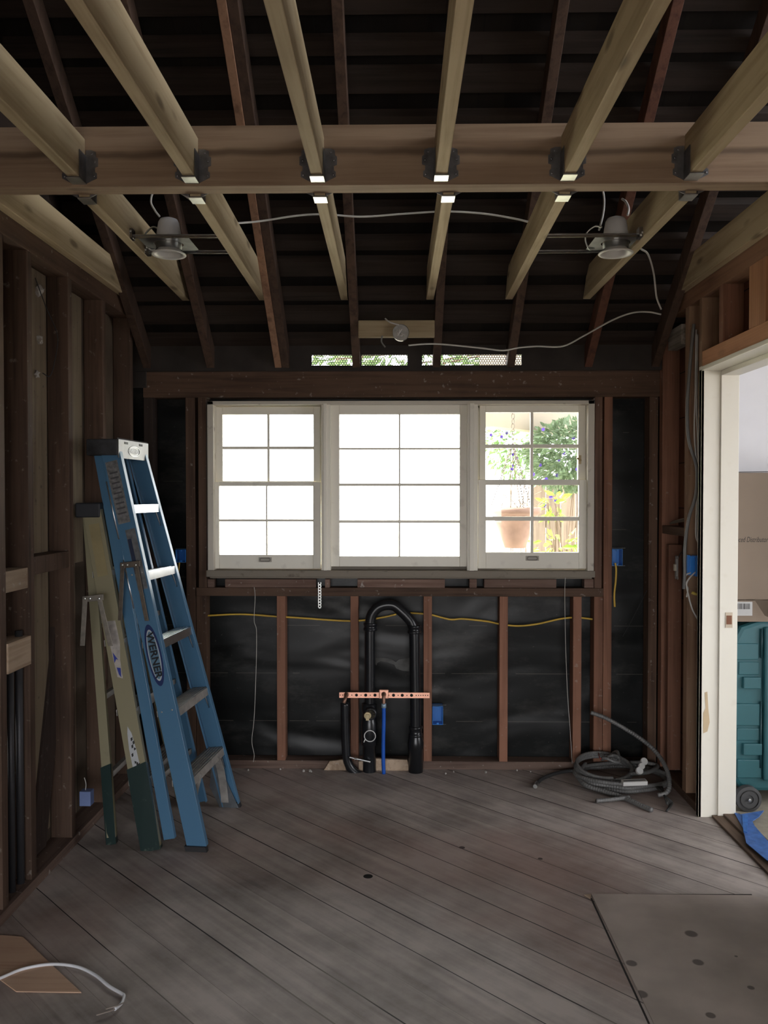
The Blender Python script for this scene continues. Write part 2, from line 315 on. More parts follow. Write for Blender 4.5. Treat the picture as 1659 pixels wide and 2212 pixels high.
# ------------------------------------------------------------------ mesh builder
class MB:
    def __init__(s): s.v = []; s.f = []
    def add(s, vs, fs):
        o = len(s.v); s.v += [Vector(v) for v in vs]; s.f += [tuple(i+o for i in f) for f in fs]; return s
    def box(s, x0, x1, y0, y1, z0, z1):
        vs = [(x, y, z) for x in (x0, x1) for y in (y0, y1) for z in (z0, z1)]
        return s.add(vs, [(0, 1, 3, 2), (4, 6, 7, 5), (0, 4, 5, 1), (2, 3, 7, 6), (0, 2, 6, 4), (1, 5, 7, 3)])
    def hexa(s, a, b):
        """two matching quads a (4 pts) and b (4 pts) joined into a solid"""
        return s.add(list(a)+list(b), [(3, 2, 1, 0), (4, 5, 6, 7), (0, 1, 5, 4), (1, 2, 6, 5), (2, 3, 7, 6), (3, 0, 4, 7)])
    def beam(s, p, q, wv, hv):
        """bar from p to q, half-width vectors wv and hv"""
        p, q, wv, hv = map(Vector, (p, q, wv, hv))
        r = [-wv-hv, wv-hv, wv+hv, -wv+hv]
        return s.hexa([p+k for k in r], [q+k for k in r])
    def prism(s, poly, off):
        n = len(poly); off = Vector(off); poly = [Vector(p) for p in poly]
        s.add(poly + [p+off for p in poly], [tuple(range(n))[::-1], tuple(range(n, 2*n))] + [(i, (i+1) % n, (i+1) % n+n, i+n) for i in range(n)])
        return s
    def tube(s, pts, r, seg=10, cap=True, rad=None):
        pts = [Vector(p) for p in pts]; n = len(pts); base = len(s.v)
        t0 = (pts[1]-pts[0]).normalized()
        nrm = t0.orthogonal().normalized()
        for i, p in enumerate(pts):
            t = (pts[min(i+1, n-1)]-pts[max(i-1, 0)])
            t = t.normalized() if t.length > 1e-9 else t0
            nrm = (nrm - t*nrm.dot(t))
            nrm = nrm.normalized() if nrm.length > 1e-6 else t.orthogonal().normalized()
            bn = t.cross(nrm); rr = rad[i] if rad else r
            for k in range(seg):
                a = 2*PI*k/seg; s.v.append(p + (nrm*math.cos(a) + bn*math.sin(a))*rr)
        for i in range(n-1):
            for k in range(seg):
                a = base+i*seg+k; b = base+i*seg+(k+1) % seg
                s.f.append((a, b, b+seg, a+seg))
        if cap:
            s.f.append(tuple(base+k for k in range(seg))[::-1]); s.f.append(tuple(base+(n-1)*seg+k for k in range(seg)))
        return s
    def lathe(s, prof, c, axis=(0, 0, 1), seg=28):
        """profile of (radius, height) spun about axis through c"""
        ax = Vector(axis).normalized(); u = ax.orthogonal().normalized(); v = ax.cross(u); c = Vector(c); base = len(s.v)
        for (r, h) in prof:
            for k in range(seg):
                a = 2*PI*k/seg; s.v.append(c + ax*h + (u*math.cos(a)+v*math.sin(a))*max(r, 1e-5))
        for i in range(len(prof)-1):
            for k in range(seg):
                a = base+i*seg+k; b = base+i*seg+(k+1) % seg
                s.f.append((a, b, b+seg, a+seg))
        return s
    def build(s, name, mat, parent=None, smooth=False, bevel=0, origin=None):
        xs = [v.x for v in s.v]; ys = [v.y for v in s.v]; zs = [v.z for v in s.v]
        if origin is None: origin = Vector(((min(xs)+max(xs))/2, (min(ys)+max(ys))/2, min(zs)))
        origin = Vector(origin)
        me = bpy.data.meshes.new(name); me.from_pydata([v-origin for v in s.v], [], s.f); me.update()
        import bmesh
        bm = bmesh.new(); bm.from_mesh(me); bmesh.ops.recalc_face_normals(bm, faces=bm.faces); bm.to_mesh(me); bm.free()
        me.materials.append(mat)
        if smooth: me.shade_smooth()
        o = bpy.data.objects.new(name, me); C.objects.link(o)
        o.location = origin
        if parent:
            o.parent = parent; o.location = origin - world_loc(parent)
        if bevel:
            b = o.modifiers.new('bevel', 'BEVEL'); b.width = bevel; b.segments = 2; b.limit_method = 'ANGLE'; b.angle_limit = math.radians(50)
        return o
def world_loc(o):
    v = Vector(o.location)
    while o.parent: o = o.parent; v += Vector(o.location)
    return v
def tag(o, label, cat, group=None, kind=None):
    o['label'] = label; o['category'] = cat
    if group: o['group'] = group
    if kind: o['kind'] = kind
    return o
def thing(name, loc, label, cat, group=None):
    o = bpy.data.objects.new(name, None); C.objects.link(o); o.location = loc; o.empty_display_size = .05
    return tag(o, label, cat, group)
def struct(o): o['kind'] = 'structure'; return o
def spline(pts, n=12):
    P = [Vector(p) for p in pts]; P = [2*P[0]-P[1]] + P + [2*P[-1]-P[-2]]; out = []
    for i in range(1, len(P)-2):
        for k in range(n):
            t = k/n; a, b, c, d = P[i-1], P[i], P[i+1], P[i+2]
            out.append(.5*((2*b)+(-a+c)*t+(2*a-5*b+4*c-d)*t*t+(-a+3*b-3*c+d)*t**3))
    out.append(P[-2]); return out
def text_obj(txt, size, name, mat, loc, xdir, ydir, parent=None, shear=0, extrude=.0006, sx=1.0, align='CENTER', bold=0):
    cu = bpy.data.curves.new(name, 'FONT'); cu.body = txt; cu.size = size; cu.extrude = extrude; cu.align_x = align; cu.align_y = 'CENTER'; cu.shear = shear
    cu.offset = bold
    t = bpy.data.objects.new(name+'_curve', cu); C.objects.link(t)
    dg = bpy.context.evaluated_depsgraph_get(); me = bpy.data.meshes.new_from_object(t.evaluated_get(dg))
    bpy.data.objects.remove(t)
    X = Vector(xdir).normalized(); Y = Vector(ydir).normalized(); Z = X.cross(Y)
    M = Matrix((X*sx, Y, Z)).transposed()
    for v in me.vertices: v.co = M @ v.co
    me.name = name; me.materials.clear(); me.materials.append(mat)
    o = bpy.data.objects.new(name, me); C.objects.link(o); o.location = Vector(loc)
    if parent: o.parent = parent; o.location = Vector(loc) - world_loc(parent)
    return o
def member(name, mb, mat, label, cat, group=None, bevel=.002, **k):
    return tag(mb.build(name, mat, bevel=bevel, **k), label, cat, group)

# ================================================================== SETTING
YW = 4.54        # room face of the back wall studs
XL, XR = -1.40, 1.42
# floor
m = MB().box(-1.6, 1.50, -2.2, 4.75, -.05, 0)
struct(m.build('floor', floor_mat(), origin=(0, 0, 0)))
m = MB().box(1.50, 4.7, -.6, 4.50, -.05, 0.004)
struct(m.build('floor', flat('side_room_floor', (.30, .27, .21), .9, var=.1, scale=30), origin=(0, 0, 0)))

# back wall: tar paper over sheathing with the window opening and the eave vents left open
wx0, wx1 = atY(447, 1000, YW).x, atY(1284, 1000, YW).x
wz0, wz1 = atY(860, 1246, YW).z, atY(860, 864, YW).z
m = MB()
for (a, b, c, d) in ((-1.6, wx0, 0, 2.24), (wx1, 1.62, 0, 2.24), (wx0, wx1, 0, wz0-.0), (wx0, wx1, wz1, 2.19)):
    m.box(a, b, YW+.10, YW+.125, c, d)
struct(m.build('wall_back', tar_mat(), origin=(0, YW, 0)))
# left wall
m = MB().box(-1.55, -1.492, -2.2, YW+.1, 0, 2.5)
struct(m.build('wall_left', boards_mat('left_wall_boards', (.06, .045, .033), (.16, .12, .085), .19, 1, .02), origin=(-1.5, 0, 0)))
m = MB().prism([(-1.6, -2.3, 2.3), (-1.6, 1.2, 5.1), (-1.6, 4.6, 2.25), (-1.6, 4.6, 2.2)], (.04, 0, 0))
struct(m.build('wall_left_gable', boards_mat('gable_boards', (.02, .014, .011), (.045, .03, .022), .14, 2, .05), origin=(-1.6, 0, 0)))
# right wall: backing of the neighbouring plaster; door opening Y 3.05..3.86
DY0, DY1, DZ = 3.02, atX(1516, 1070, XR).y, 2.10
m = MB()
m.box(1.512, 1.575, DY1+.02, YW+.1, 0, 2.50)
m.box(1.512, 1.575, -2.2, DY0-.02, 0, 2.50)
m.box(1.512, 1.575, DY0-.02, DY1+.02, DZ+.03, 2.50)
struct(m.build('wall_right', boards_mat('right_wall_backing', (.07, .03, .02), (.17, .075, .045), .24, 2, .02), origin=(1.5, 0, 0)))
m = MB(); m.box(-1.6, -1.3, -1.3, -1.2, 0, 3); m.box(1.3, 1.6, -1.3, -1.2, 0, 3); m.box(-1.3, 1.3, -1.3, -1.2, 2.35, 3)
struct(m.build('wall_near', darkwood(2), origin=(0, -1.2, 0)))
# side room shell
wh = flat('white_plaster', (.74, .74, .76), .8, var=.02)
m = MB(); m.box(1.575, 4.7, 4.45, 4.50, 0, 2.36); m.box(4.6, 4.7, -.6, .6, 0, 2.36); m.box(4.6, 4.7, 3.2, 4.45, 0, 2.36); m.box(4.6, 4.7, .6, 3.2, 0, .7); m.box(4.6, 4.7, .6, 3.2, 2.15, 2.36)  # unseen window opening in the far side wall, added to brighten this room
m.box(1.575, 2.1, -.6, -.5, 0, 2.5); m.box(4.3, 4.6, -.6, -.5, 0, 2.5); m.box(2.1, 4.3, -.6, -.5, 2.25, 2.36); m.box(2.1, 4.3, -.6, -.5, 0, .75)
m.box(1.575, 1.59, -.5, DY0-.1, 0, 2.36); m.box(1.575, 1.59, DY1+.02, 4.45, 0, 2.36)
struct(m.build('wall_side_room', wh, origin=(3, 0, 0)))
struct(MB().box(1.577, 4.7, -.6, 4.50, 2.34, 2.37).build('ceiling', wh))

# roof: shingle undersides over skip sheathing
RZ, SL = 2.20, .79           # underside of rafters at Y=4.5, slope
RIDGE = 1.2
def rz(Y, up=0): return RZ + SL*(4.5-Y) + up*math.sqrt(1+SL*SL)
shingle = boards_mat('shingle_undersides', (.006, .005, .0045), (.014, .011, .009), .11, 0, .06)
m = MB()
up = .125
m.hexa([(-1.7, 4.58, rz(4.58, up)), (4.8, 4.58, rz(4.58, up)), (4.8, RIDGE, rz(RIDGE, up)), (-1.7, RIDGE, rz(RIDGE, up))],
       [(-1.7, 4.58, rz(4.58, up+.03)), (4.8, 4.58, rz(4.58, up+.03)), (4.8, RIDGE, rz(RIDGE, up+.03)), (-1.7, RIDGE, rz(RIDGE, up+.03))])
zr = rz(RIDGE, up)
m.hexa([(-1.7, RIDGE, zr), (4.8, RIDGE, zr), (4.8, -2.7, zr-3.9*SL), (-1.7, -2.7, zr-3.9*SL)],
       [(-1.7, RIDGE, zr+.05), (4.8, RIDGE, zr+.05), (4.8, -2.7, zr-3.9*SL+.05), (-1.7, -2.7, zr-3.9*SL+.05)])
m.box(4.7, 4.75, -2.6, 5.0, 2.45, 2.7)
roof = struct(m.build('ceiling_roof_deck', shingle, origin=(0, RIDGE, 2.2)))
m = MB(); Y = 4.50; i = 0
while Y > RIDGE+.1:
    wv = .085 if i % 2 else .055
    dy = wv/math.sqrt(1+SL*SL)
    a = [(-1.6, Y, rz(Y, .095)), (4.7, Y, rz(Y, .095)), (4.7, Y-dy, rz(Y-dy, .095)), (-1.6, Y-dy, rz(Y-dy, .095))]
    b = [(-1.6, Y, rz(Y, .12)), (4.7, Y, rz(Y, .12)), (4.7, Y-dy, rz(Y-dy, .12)), (-1.6, Y-dy, rz(Y-dy, .12))]
    m.hexa(a, b); Y -= .118; i += 1
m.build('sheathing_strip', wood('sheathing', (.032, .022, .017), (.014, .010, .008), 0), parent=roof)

# ------------------------------------------------------------------ back wall framing
def bx_px(x0, x1, y0, y1, Yf, depth, mb=None):
    a = atY(x0, y0, Yf); b = atY(x1, y1, Yf); mb = mb or MB()
    return mb.box(a.x, b.x, Yf, Yf+depth, b.z, a.z)
TP = 2.19                    # top of back wall plate
hz0 = atY(860, 858, YW).z; hz1 = atY(860, 803, YW).z
member('wall_header', MB().box(-1.40, 1.44, YW-.002, YW+.088, hz0, hz1), oldwood(0),
       'wide brown header board running above the three windows', 'beam')
member('wall_plate', MB().box(-1.40, 1.44, YW+.0, YW+.09, hz1, TP+.012), attic(0),
       'thin dark plate lying on the header, rafters standing on it', 'plate')
floor_plate_z = .045
member('floor_plate', MB().box(-1.40, 1.40, YW+.0, YW+.095, 0, floor_plate_z), wood('dusty_plate', (.17, .115, .09), (.08, .05, .04), 0, speck=.5),
       'dusty brown sole plate on the floor along the back wall', 'plate')
rs0, rs1 = atY(860, 1288, YW).z, atY(860, 1270, YW).z
xa, xb = atY(424, 1280, YW).x, atY(1303, 1280, YW).x
member('window_rough_sill', MB().box(xa, xb, YW-.004, YW+.086, rs0, rs1), oldwood(0),
       'long brown rough sill under the windows, studs below it', 'sill plate')
gS = 'short studs below the windows'
for (x0, x1, lab, red) in ((424, 446, 'dim brown stud below the window, at its left end beside the blue ladder', 0),
        (598, 616, 'brown short stud below the left window, between the white string and the black pipes', 0),
        (757, 774, 'brown stud behind left end of the copper strap, just left of the black pipe', 0),
        (915, 933, 'brown stud behind right end of the copper strap, holding a blue box', 0),
        (1079, 1097, 'brown short stud under the gap between center and right windows', 1),
        (1238, 1256, 'brown short stud just right of the long dangling wire', 0),
        (1283, 1302, 'brown short stud pressed against the tall stud right of the windows', 1)):
    a, b = atY(x0, 1400, YW).x, atY(x1, 1400, YW).x
    member('cripple_stud', MB().box(a, b, YW, YW+.09, floor_plate_z, rs0), redwood(2) if red or lab.startswith('brown') else oldwood(2), lab, 'stud', gS)
gK = 'tall studs of the back wall'
for (x0, x1, z0, z1, lab, mt) in ((402, 422, floor_plate_z, hz0, 'tall dim stud left of the windows, behind the blue ladder', oldwood),
        (429, 446, rs1, hz0, 'trimmer stud touching the left edge of the windows', oldwood),
        (1284, 1300, rs1, hz0, 'trimmer stud touching the right edge of the windows', greywood),
        (1304, 1322, floor_plate_z, hz0, 'tall reddish stud right of the windows, blue box on its side', redwood),
        (1401, 1420, floor_plate_z, hz0, 'tall brown stud at right end of the black paper, near the corner', oldwood),
        (312, 332, floor_plate_z, hz0, 'tall dark stud in the back left corner behind the ladders', darkwood)):
    a, b = atY(x0, 1200, YW).x, atY(x1, 1200, YW).x
    mm = wood('trimmer_wood', (.17, .10, .07), (.09, .05, .035), 2, speck=.6) if mt is greywood else mt(2)
    member('wall_stud', MB().box(a, b, YW, YW+.09, z0, z1), mm, lab, 'stud', gK)
gB = 'filler blocks under the window sill'
for (x0, x1, lab) in ((486, 682, 'brown filler block under the left window sill'), (772, 961, 'brown filler block under the center window sill'),
                      (1046, 1202, 'brown filler block under the right window sill'), (448, 462, 'tiny block under left end of the window sill'),
                      (702, 712, 'narrow block under the left mullion of the windows'), (1014, 1030, 'narrow block under the right mullion of the windows'), (1262, 1283, 'small brown block under right end of the window sill')):
    member('filler_block', bx_px(x0, x1, 1251, 1270, YW+.01, .06), wood('dusty_block', (.20, .13, .10), (.11, .06, .045), 0, speck=.6), lab, 'block', gB)

# ------------------------------------------------------------------ windows
CR_ = cream()
gray_frame = painted('worn_window_jamb_paint', (.60, .56, .48), .6, .6, (.16, .11, .08))
fz0, fz1 = atY(860, 1234, YW).z, atY(860, 866, YW).z
YF, YB = YW+.025, YW+.062
def vx(px, Y=YW): return atY(px, 1050, Y).x
def vz(py, Y=YW): return atY(860, py, Y).z
m = MB()
m.box(vx(449), vx(462), YW-.01, YW+.13, fz0, fz1); m.box(vx(1269), vx(1283), YW-.01, YW+.13, fz0, fz1)
m.box(vx(449), vx(1283), YW-.01, YW+.13, vz(874), fz1)
o = struct(m.build('trim_1', gray_frame, bevel=.002))
m = MB()
m.box(vx(694), vx(714), YW-.006, YW+.13, fz0, vz(874)); m.box(vx(1009), vx(1032), YW-.006, YW+.13, fz0, vz(874))
m.box(vx(699), vx(706), YW-.016, YW-.004, fz0, vz(872)); m.box(vx(1014), vx(1024), YW-.016, YW-.004, fz0, vz(872))
m.box(vx(688, YB+.035), vx(720, YB+.035), YB+.032, YW+.13, fz0, fz1); m.box(vx(1003, YB+.035), vx(1040, YB+.035), YB+.032, YW+.13, fz0, fz1)
m.box(vx(449), vx(467, YB+.035), YB+.032, YW+.13, fz0, fz1); m.box(vx(1264, YB+.035), vx(1283), YB+.032, YW+.13, fz0, fz1)
m.box(vx(449), vx(1283), YB+.032, YW+.13, vz(882, YB+.035), fz1)
struct(m.build('trim_2', CR_, bevel=.002))
m = MB(); m.box(vx(447), vx(1284), YW-.03, YW+.16, vz(1246), vz(1232))
m.box(vx(452), vx(1280), YW+.0, YW+.10, vz(1250), vz(1246)); m.box(vx(452), vx(1280), YF+.034, YW+.14, vz(1240), vz(1221, YB))
struct(m.build('trim_3', painted('weathered_sill_paint', (.22, .19, .15), .7, .7, (.09, .065, .045)), bevel=.003))
glass = glass_mat()
def sash(name, par, x0, x1, y0, y1, gx, gy, Yf, th=.03, lift=None):
    """x0..x1,y0..y1 outer edges, gx/gy lists of glass spans, all as seen in the plane y=Yf"""
    X0, X1, Z1, Z0 = atY(x0, 1050, Yf).x, atY(x1, 1050, Yf).x, atY(860, y0, Yf).z, atY(860, y1, Yf).z
    GX = [(atY(a, 1050, Yf).x, atY(b, 1050, Yf).x) for a, b in gx]; GZ = [(atY(860, b, Yf).z, atY(860, a, Yf).z) for a, b in gy]
    m = MB(); e = .001
    m.box(X0, GX[0][0], Yf, Yf+th, Z0, Z1); m.box(GX[-1][1], X1, Yf, Yf+th, Z0, Z1)
    gl, gr = GX[0][0], GX[-1][1]; gb, gt = GZ[-1][0], GZ[0][1]
    m.box(gl, gr, Yf, Yf+th, gt, Z1); m.box(gl, gr, Yf, Yf+th, Z0, gb)
    s = m.build(name, CR_, parent=par, bevel=.0025)
    m = MB()
    for i in range(len(GX)-1): m.box(GX[i][1], GX[i+1][0], Yf+.004, Yf+th-.004, gb, gt)
    for i in range(len(GZ)-1): m.box(gl, gr, Yf+.005, Yf+th-.005, GZ[i+1][1], GZ[i][0])
    m.build('muntin', CR_, parent=s, bevel=.0015)
    MB().box(gl-.004, gr+.004, Yf+th*.5, Yf+th*.5+.002, gb-.004, gt+.004).build('glass_pane', glass, parent=s)
    return s
def window(n, cx):
    o = bpy.data.objects.new('window_%d' % n, None); C.objects.link(o); o.location = (cx, YW+.05, fz0); o['kind'] = 'structure'; return o
def sash_lift(px, py, par, lab=None):
    c = atY(px, py, YW+.022)
    m = MB(); m.box(c.x-.036, c.x+.036, c.y-.002, c.y+.003, c.z-.013, c.z+.013)
    pl = m.build('lift_plate', painted('painted_lift_plate', (.38, .36, .31), .5, .5), parent=par, bevel=.001)
    m = MB(); pts = []
    for k in range(33):
        a = 2*PI*k/32; r = .009
        pts.append((c.x + math.copysign(.019, math.cos(a))*(1 if abs(math.cos(a)) > .02 else 0) + r*math.cos(a), c.y-.004, c.z + r*math.sin(a)))
    m.tube(pts, .0028, 8, cap=False); m.build('pull_ring', flat('tarnished_pull', (.25, .23, .20), .35, .8), parent=pl, smooth=True)
YF, YB = YW+.025, YW+.062
w1 = window(1, vx(577))
sash('upper_sash', w1, 463, 692, 878, 1050, [(481, 577), (582, 677)], [(895, 964), (970, 1039)], YB)
s = sash('lower_sash', w1, 461, 693, 1041, 1229, [(473, 574), (577, 676)], [(1050, 1122), (1127, 1199)], YF)
sash_lift(573, 1209, s)
w2 = window(2, vx(860))
sash('fixed_sash', w2, 714, 1009, 874, 1224, [(733, 861), (865, 993)], [(895, 967), (971, 1044), (1050, 1124), (1130, 1202)], YF, .035)
w3 = window(3, vx(1150))
sash('upper_sash', w3, 1036, 1268, 875, 1048, [(1049, 1146), (1152, 1249)], [(891, 960), (968, 1036)], YB)
s = sash('lower_sash', w3, 1033, 1269, 1036, 1228, [(1050, 1147), (1153, 1251)], [(1048, 1116), (1125, 1193)], YF)
sash_lift(1150, 1206, s)
c = atY(1252, 993, YB)
m = MB().box(c.x-.008, c.x+.008, c.y-.006, c.y, c.z-.024, c.z+.024); m.tube([(c.x-.016, c.y-.01, c.z+.008), (c.x-.004, c.y-.014, c.z), (c.x+.006, c.y-.01, c.z-.004)], .005)
m.build('sash_catch', flat('brass_catch', (.35, .27, .16), .4, .8), parent=w3)

# ------------------------------------------------------------------ right wall framing
gR = 'studs of the right wall by the doorway'
def rstud(y0, y1, z0, z1, mat, lab, name='wall_stud', x0=XR, x1=1.51, g=gR):
    return member(name, MB().box(x0, x1, y0, y1, z0, z1), mat, lab, 'stud', g)
def RY(px): return atX(px, 1070, XR).y
rstud(4.485, YW-.002, .04, 2.435, redwood(2), 'wide reddish corner post where back and right walls meet')
rstud(RY(1486), RY(1478), .04, 2.435, wood('tan_stud', (.30, .19, .12), (.17, .09, .055), 2, speck=.3), 'narrow stud behind the grey conduit left of the white doorway')
rstud(DY1+.014, DY1+.05, .04, 2.435, wood('tan_stud', (.30, .19, .12), (.17, .09, .055), 2), 'dark stud pressed against the white door frame')
member('floor_plate', MB().box(XR, 1.51, DY1, YW-.0, 0, .04), oldwood(1), 'dark sole plate on floor at foot of the right wall', 'plate')
member('wall_plate', MB().box(XR, 1.51, -2.1, YW+.05, 2.435, 2.513), wood('tan_plate', (.25, .135, .08), (.14, .07, .04), 1), 'long top plate of the right wall under the outermost joist', 'plate')
member('door_header', MB().box(XR, 1.51, DY0-.1, DY1+.01, 2.108, 2.182), wood('orange_fir', (.50, .25, .13), (.36, .16, .08), 1, knots=.3), 'orange wooden header board right above the white doorway', 'beam')
for (a, b, mt, lab) in ((1559, 1550, redwood(2), 'thin cripple stud above the doorway, left one'), (1650, 1614, wood('orange_fir', (.50, .25, .13), (.36, .16, .08), 2), 'thick pale cripple stud above the doorway, right one at photo edge')):
    rstud(RY(a), RY(b), 2.182, 2.435, mt, lab, name='cripple_stud', g='cripple studs above the doorway')
member('blocking', MB().box(XR, 1.505, RY(1479), 4.48, atX(1450, 1155, XR).z, atX(1450, 1137, XR).z), oldwood(1), 'brown fire block between corner post and narrow stud, scrap wires on top', 'block')
member('backing_board', MB().box(XR+.01, 1.50, 4.40, 4.435, .05, 1.25), redwood(2), 'short reddish board standing under the fire block', 'board')
member('blocking', MB().box(XR-.0, 1.47, 4.20, 4.40, 2.27, 2.37), greywood(1), 'pale wood scrap at top of the right corner', 'block')
# scrap wires on the block
m = MB()
for k in range(3):
    m.tube(spline([atX(1440+4*k, 1134-k, 1.47), atX(1455, 1126+2*k, 1.46), atX(1478, 1120+3*k, 1.47)], 8), .003, 6)
member('wire_scraps', m, flat('old_wire', (.22, .19, .15), .7), 'frayed old wire ends lying on the fire block', 'wire', bevel=0, smooth=True)

# door frame (white) : far jamb, head, stop, strike plate
wp = painted('white_door_paint', (.76, .73, .64), .4, .12, (.5, .42, .3))
door = bpy.data.objects.new('door_1', None); C.objects.link(door); door.location = (1.5, DY1, 0); door['kind'] = 'structure'
Xj = atY(1587, 1400, DY1).x
m = MB().box(XR-.012, Xj, DY1-.018, DY1+.012, 0.0, DZ-.005)
m.build('door_jamb', wp, parent=door, bevel=.002)
m = MB().box(XR-.012, XR+.002, DY1-.018, DY1+.014, 0, DZ+.01)
m.build('casing_edge', wp, parent=door, bevel=.002)
xs = atY(1552, 1400, DY1-.02).x
m = MB().box(xs, Xj, DY1-.03, DY1-.018, 0.0, DZ-.02)
m.build('door_stop', wp, parent=door, bevel=.002)
m = MB().box(XR-.012, Xj, DY0, DY1-.018, DZ-.012, DZ+.008); m.build('head_jamb', wp, parent=door, bevel=.002)
m = MB().box(xs, Xj, DY0+.02, DY1-.03, DZ-.035, DZ-.012); m.build('head_stop', wp, parent=door, bevel=.002)
m = MB().box(XR-.012, Xj, DY0-.02, DY0, 0, DZ+.008); m.build('door_jamb', wp, parent=door, bevel=.002)
a, b = atY(1567, 1323, DY1-.031), atY(1582, 1356, DY1-.031)
sp = MB().box(a.x, b.x, DY1-.033, DY1-.03, b.z, a.z).build('strike_plate', flat('rusty_plate', (.40, .34, .26), .4, .6), parent=door)
m = MB().box(a.x+.004, b.x-.004, DY1-.0345, DY1-.032, b.z+.016, a.z-.014); m.build('strike_hole', flat('bare_brown_wood', (.20, .085, .045), .8), parent=sp)
m = MB().prism([atY(1566-50+p[0], p[1], DY1-.0185) for p in ((6, 1496), (12, 1494), (14, 1530), (17, 1560), (12, 1580), (3, 1584), (3, 1540), (8, 1530))], (0, -.0006, 0))
m.build('paint_patch', flat('yellowed_paint', (.55, .42, .26), .5), parent=door)
m = MB().box(1.52, 1.60, DY0, DY1-.02, .004, .022); m.box(1.47, 1.52, DY0, DY1-.02, 0, .012)
struct(m.build('trim_4', wood('threshold', (.12, .08, .055), (.06, .04, .03), 1), bevel=.002))

# ------------------------------------------------------------------ left wall framing
def LY(px): return atX(px, 1070, XL).y
gL = 'studs of the left wall'
lw = lambda: wood('left_stud', (.11, .068, .047), (.052, .031, .021), 2, speck=.35, speckcol=(.35, .32, .27))
for (y0, lab) in ((2.885, 'pale-edged stud of the left wall cut by left edge of photo'), (3.115, 'left wall stud just beyond the one at photo edge'),
                  (3.505, 'left wall stud between the two wall bays left of the ladders'), (3.915, 'left wall stud directly above the khaki ladder'), (4.32, 'farthest left wall stud, near the back corner')):
    member('wall_stud', MB().box(-1.49, XL, y0, y0+.045, .04, 2.435), lw(), lab, 'stud', gL)
member('wall_plate', MB().box(-1.49, XL, -2.1, YW+.05, 2.435, 2.513), oldwood(1), 'long dark top plate of the left wall under the outermost joist', 'plate')
member('floor_plate', MB().box(-1.49, XL+.01, -2.1, YW-.0, 0, .04), wood('dusty_plate', (.17, .115, .09), (.08, .05, .04), 1, speck=.5), 'dusty sole plate on the floor along the left wall', 'plate')
pb = wood('pale_block', (.42, .32, .23), (.26, .18, .12), 1, speck=.5)
for (y0, y1, z0, z1, x0, x1, mt, lab) in (
      (2.93, 3.115, atX(30, 1278, XL).z, atX(30, 1232, XL).z, -1.48, XL-.004, pb, 'small pale block between left wall studs, upper one at photo edge'),
      (2.93, 3.115, atX(30, 1450, XL).z, atX(30, 1385, XL).z, -1.48, XL+.006, pb, 'large pale wood block between left wall studs, lower one at photo edge'),
      (3.16, 3.505, atX(120, 1232, XL).z, atX(120, 1195, XL).z, -1.48, XL-.002, lw(), 'brown fire block between left wall studs left of the khaki ladder cap')):
    member('blocking', MB().box(x0, x1, y0, y1, z0, z1), mt, lab, 'block', 'blocks between the left wall studs')
# pale boards with nail holes seen deep in the bays
m = MB(); m.box(-1.492, -1.478, 3.24, 3.47, .1, 2.43); 
member('backing_board', m, wood('pale_backing', (.21, .165, .11), (.12, .085, .057), 2, speck=.5, speckcol=(.03, .02, .02)), 'pale upright board deep in the left wall bay nearest the photo edge', 'board')
member('backing_board', MB().box(-1.492, -1.478, 3.62, 3.86, 1.2, 2.43), wood('pale_backing', (.21, .165, .11), (.12, .085, .057), 2, speck=.5, speckcol=(.03, .02, .02)), 'pale upright board in the left wall bay just above the khaki ladder', 'board')
# diagonal brace and conduits at lower left
member('diagonal_brace', MB().hexa([(-1.488, 3.56, 1.15), (-1.488, 3.70, 1.15), (-1.488, 3.40, .05), (-1.488, 3.26, .05)], [(-1.465, 3.56, 1.15), (-1.465, 3.70, 1.15), (-1.465, 3.40, .05), (-1.465, 3.26, .05)]), darkwood(2), 'dark diagonal brace low in the left wall left of the ladders', 'brace')
for (y, z1, r, lab) in ((3.02, .95, .012, 'thin dark pipe rising by the left edge of photo'), (3.09, 1.0, .014, 'dark pipe running down beside the second left wall stud')):
    member('wall_pipe', MB().tube([(-1.43, y, 0), (-1.43, y, z1)], r, 12), flat('dark_iron', (.06, .06, .065), .5, .5), lab, 'pipe', 'dark pipes low in the left wall', bevel=0, smooth=True)
cable = lambda name, pts, r, mat, lab, grp=None, n=10: member(name, MB().tube(spline(pts, n), r, 8), mat, lab, 'cable', grp, bevel=0, smooth=True)
cable('thin_wire', [atX(76, 600, -1.45), atX(100, 665, -1.43), atX(124, 725, -1.42), atX(118, 780, -1.42), atX(108, 812, -1.43), atX(92, 806, -1.45)], .002, blackrub(), 'thin dark wire curving down in the nearest left wall bay')
m = MB()
for k in range(7): pass
def lump(c, r, seed):
    rnd = random.Random(seed); vs = []; m = MB(); c = Vector(c)
    prof = [(0, -r)] + [(r*math.sin(PI*k/5)*rnd.uniform(.75, 1.2), -r*math.cos(PI*k/5)) for k in range(1, 5)] + [(0, r)]
    m.lathe(prof, c, (rnd.uniform(-1, 1), rnd.uniform(-1, 1), rnd.uniform(-1, 1)), 7)
    for i in range(len(m.v)): m.v[i] = c + (m.v[i]-c)*rnd.uniform(.75, 1.25)
    return m
pl_ = flat('old_plaster', (.42, .40, .37), .9, var=.2, scale=40)
for (px, py, r, lab) in ((84, 735, .020, 'grey plaster lump stuck in the nearest left wall bay, middle one'), (82, 628, .026, 'grey plaster lump at top of the nearest left wall bay'), (78, 808, .014, 'small plaster lump in the nearest left wall bay, lowest one'), (150, 1130, .012, 'tiny plaster lump on the left wall left of the khaki ladder')):
    member('plaster_lump', lump(atX(px, py, -1.475), r, px), pl_, lab, 'plaster', 'plaster lumps on the left wall', bevel=0)
rnd_ = random.Random(3)
